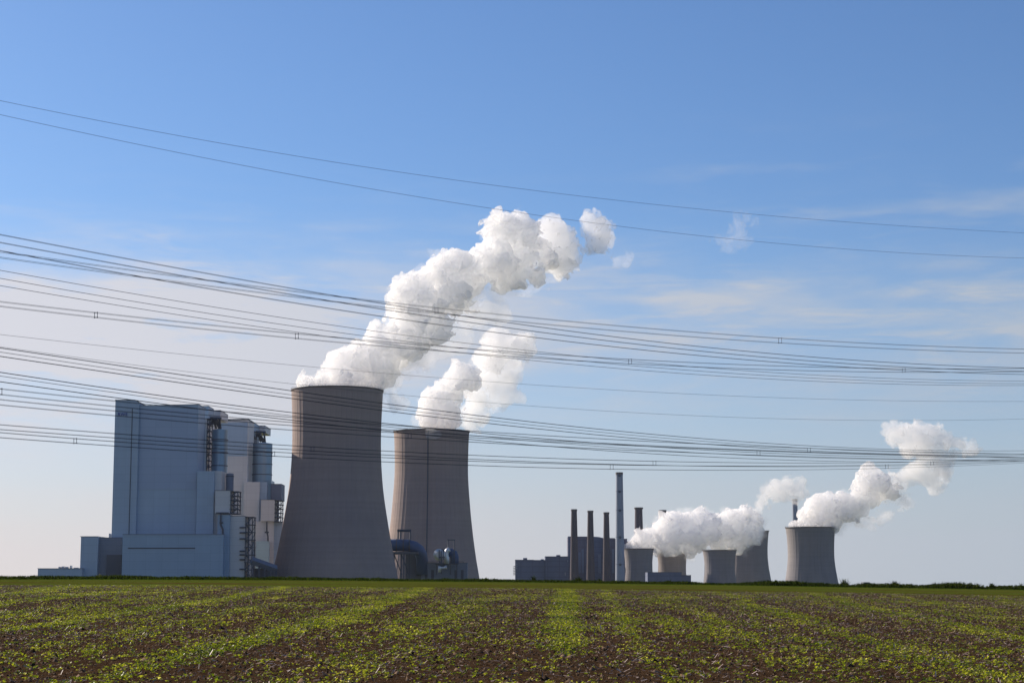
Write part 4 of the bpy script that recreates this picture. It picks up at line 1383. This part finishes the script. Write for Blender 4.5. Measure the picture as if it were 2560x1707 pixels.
plume_mesh('lobe', [
    (1388, 583, 35), (1412, 603, 28), (1404, 638, 40), (1392, 670, 25), (1418, 670, 19), (1435, 654, 14), (1368, 567, 19)],
    1462, 0.9, 5, 5.2, steam_mat('loose_steam', 0.09, (1.0, 0.995, 0.99), 0.2, 0.35), pl1, fray=.3)
plume_mesh('puff', [
    (1468, 541, 14), (1474, 556, 17), (1480, 572, 17), (1500, 572, 20), (1510, 566, 14), (1502, 592, 18), (1498, 612, 16), (1484, 618, 12), (1508, 620, 9), (1476, 600, 9)],
    1450, 0.75, 8, 3.6, steam_mat('puff_steam', 0.08, (1.0, 0.99, 0.985), 0.10), pl1, octs=((12, 1.0), (6, .65), (3, .40), (1.6, .22)), fray=1.0)
plume_mesh('veil', [
    (1194, 788, 33), (1226, 777, 31), (1246, 788, 21), (1155, 808, 35), (1135, 836, 31), (1111, 868, 25), (1194, 733, 25), (1080, 875, 30),
    (1048, 899, 25), (1008, 911, 30), (977, 947, 25), (969, 978, 16), (993, 1014, 16), (1012, 1010, 12)],
    1455, 1.2, 9, 5.2, ST_THIN, pl1, fray=.7)

pl2 = empty('steam_plume', tuple(P(1080, 1070, 1997)), 'smaller white steam cloud rising from the second tallest tower', 'steam plume', 'steam drifting from the cooling towers')
BILLOW_B = [
    (1054, 1045, 13, 0), (1078, 1049, 29, -5), (1109, 1049, 30, 8), (1133, 1053, 17, 0), (1068, 1014, 23), (1095, 1010, 33), (1125, 1018, 22),
    (1080, 986, 18), (1111, 982, 30), (1137, 982, 21), (1125, 954, 21), (1151, 954, 23), (1147, 929, 28), (1169, 935, 14), (1173, 954, 14)]
plume_mesh('billow', BILLOW_B,
    1815, 1.1, 14, 4.8, ST_DENSE, pl2)
halo(BILLOW_B, 1815, 1.2, 62, 5.0, steam_mat('soft_mist', 0.022, (1.0, 0.99, 0.985), 0.02, 0.3), pl2, grow=4, down=3)
plume_mesh('veil', [
    (1186, 943, 21), (1210, 927, 23), (1230, 911, 28), (1226, 947, 31), (1190, 974, 31), (1194, 1006, 33), (1167, 1034, 25), (1202, 1041, 21),
    (1234, 998, 28), (1265, 982, 23), (1297, 990, 16), (1254, 939, 35), (1281, 927, 23)],
    1840, 1.2, 17, 5.6, steam_mat('pinkish_steam', 0.06, (1.0, 0.988, 0.985), 0.05, 0.3), pl2, fray=.7)
plume_mesh('crest', [
    (1246, 879, 34), (1222, 871, 23), (1269, 864, 29), (1258, 846, 20), (1293, 871, 21), (1315, 854, 21), (1325, 879, 15), (1242, 848, 15),
    (1242, 907, 25), (1214, 911, 16)],
    1830, 1.1, 18, 5.2, steam_mat('crest_steam', 0.08, (1.0, 0.992, 0.988), 0.1, 0.4), pl2, fray=.4)
plume_mesh('spill', [(1072, 1080, 8, -39), (1078, 1088, 7, -40.5), (1086, 1084, 6, -40), (1100, 1086, 4, -40)], 1815, 0.8, 19, 1.4, ST_WISP, pl2)

pl3 = empty('steam_plume', tuple(P(1640, 1370, 2500)), 'long low steam bank joining the four clustered cooling towers of the old plant', 'steam plume', 'steam drifting from the cooling towers')
BILLOW_C = [
    (1572, 1366, 9, 0), (1590, 1364, 14, 0), (1612, 1360, 16, 0), (1600, 1348, 16), (1622, 1340, 22), (1635, 1352, 20, 10), (1660, 1362, 22), (1652, 1330, 22), (1664, 1308, 24), (1685, 1300, 22),
    (1690, 1330, 34), (1690, 1365, 20), (1715, 1350, 30), (1725, 1375, 16), (1715, 1310, 30), (1745, 1300, 24), (1740, 1340, 34), (1770, 1330, 34), (1768, 1300, 22), (1752, 1286, 14),
    (1800, 1320, 36), (1825, 1295, 26), (1800, 1352, 24), (1830, 1330, 34), (1862, 1282, 20), (1860, 1305, 26), (1868, 1330, 28), (1890, 1310, 20), (1845, 1358, 22), (1880, 1345, 16), (1895, 1325, 13)]
plume_mesh('billow', BILLOW_C,
    2560, 1.45, 23, 5.4, ST_FAR, pl3)
halo(BILLOW_C, 2560, 1.6, 63, 6.0, steam_mat('soft_mist', 0.02, (0.997, 0.985, 0.98), 0.02, 0.3), pl3, grow=3, down=2)
plume_mesh('streamer', [(1893, 1280, 8), (1903, 1262, 10), (1913, 1246, 12), (1925, 1225, 16), (1942, 1216, 18), (1962, 1214, 19), (1960, 1240, 14), (1982, 1228, 16), (1998, 1218, 14), (2004, 1203, 12), (2006, 1235, 12), (1990, 1245, 10), (1884, 1292, 10), (1932, 1236, 14), (1945, 1240, 12)],
           2560, 1.2, 27, 5.0, steam_mat('streamer_steam', 0.05, (0.999, 0.98, 0.975), 0.06), pl3, octs=((16, 1.0), (8, .65), (4, .40), (2.2, .2)), fray=1.1)

pl4 = empty('steam_plume', tuple(P(2030, 1312, 2150)), 'grey-bellied steam climbing right from the rightmost lone tower', 'steam plume', 'steam drifting from the cooling towers')
BILLOW_D = [
    (1982, 1312, 12, 0), (2005, 1306, 18, 0), (2030, 1300, 24, 0), (2055, 1300, 26, 0), (2080, 1310, 20, -6), (2028, 1275, 26), (2048, 1262, 24), (2070, 1275, 32), (2095, 1256, 24), (2105, 1245, 16), (2105, 1280, 28),
    (2128, 1272, 24), (2140, 1290, 15), (2130, 1250, 18), (2152, 1240, 18), (2160, 1215, 20), (2170, 1195, 20), (2185, 1185, 18), (2190, 1210, 26), (2215, 1225, 22), (2208, 1200, 18), (2235, 1238, 16), (2185, 1245, 16)]
plume_mesh('billow', BILLOW_D,
    2150, 1.25, 31, 5.2, ST_FAR, pl4)
halo(BILLOW_D, 2150, 1.4, 64, 6.0, steam_mat('soft_mist', 0.02, (0.997, 0.985, 0.98), 0.02, 0.3), pl4, grow=4, down=4)
plume_mesh('upper_puff', [(2235, 1092, 24), (2262, 1088, 26), (2290, 1090, 28), (2318, 1100, 30), (2345, 1110, 26), (2370, 1108, 18), (2400, 1112, 16), (2425, 1120, 13), (2440, 1118, 8),
                          (2280, 1120, 28), (2320, 1135, 28), (2345, 1160, 24), (2355, 1185, 18), (2300, 1165, 22), (2270, 1180, 16), (2325, 1190, 24), (2348, 1210, 15), (2250, 1200, 14), (2238, 1206, 14), (2226, 1212, 14), (2262, 1190, 18), (2290, 1185, 20), (2310, 1110, 28)],
           2150, 1.2, 35, 7.0, steam_mat('lilac_steam', 0.06, (0.99, 0.968, 0.965), 0.07), pl4, fray=.7)
plume_mesh('wisp', [(2260, 1262, 9), (2272, 1255, 9), (2255, 1240, 10), (2166, 1300, 6), (2176, 1308, 6), (2192, 1305, 5), (2200, 1298, 7), (2212, 1290, 6), (2226, 1289, 8), (2148, 1310, 7), (2186, 1330, 5)],
           2150, 0.95, 37, 3.8, steam_mat('grey_wisp', 0.04, (0.90, 0.89, 0.92), 0.04), pl4, octs=((9, 1.0), (5, .65), (2.6, .40)), fray=1.2)
ws = empty('steam_wisp', tuple(P(1840, 590, 1500)), 'faint torn wisp alone in the blue to the right of the big steam cloud', 'steam wisp', 'loose shreds of steam')
plume_mesh('shred', [(1845, 570, 16), (1852, 590, 16), (1838, 605, 18), (1818, 612, 16), (1860, 550, 10), (1800, 600, 8), (1855, 610, 10)], 1500, 0.9, 44, 5.2, steam_mat('faint_steam', 0.009, (0.99, 0.98, 0.98), 0.02), ws, octs=((12, 1.0), (6, .65), (3, .40), (1.6, .22)), fray=.9)
ws = empty('steam_wisp', tuple(P(1550, 655, 1500)), 'small torn wisp below the detached puff of the big steam cloud', 'steam wisp', 'loose shreds of steam')
plume_mesh('shred', [(1540, 652, 9), (1552, 656, 10), (1566, 652, 9), (1575, 645, 6)], 1500, 0.75, 47, 3.2, steam_mat('faint_steam_low', 0.024, (0.99, 0.98, 0.98), 0.02), ws, octs=((12, 1.0), (6, .65), (3, .40), (1.6, .22)), fray=.8)


# ------------------------------------------------------------------ air
t = NT('air')
pv = t.new('ShaderNodeVolumePrincipled')
pv.inputs['Color'].default_value = (0.80, 0.88, 1.0, 1)
pv.inputs['Density'].default_value = 1.6e-5
t.link(pv.outputs[0], t.out.inputs['Volume'])
hz = MB().box(-4200, 4200, -150, 6200, -25, 430).build('haze', t.m)
tag(hz, 'faint bluish air over the whole plain', 'haze', kind='stuff')
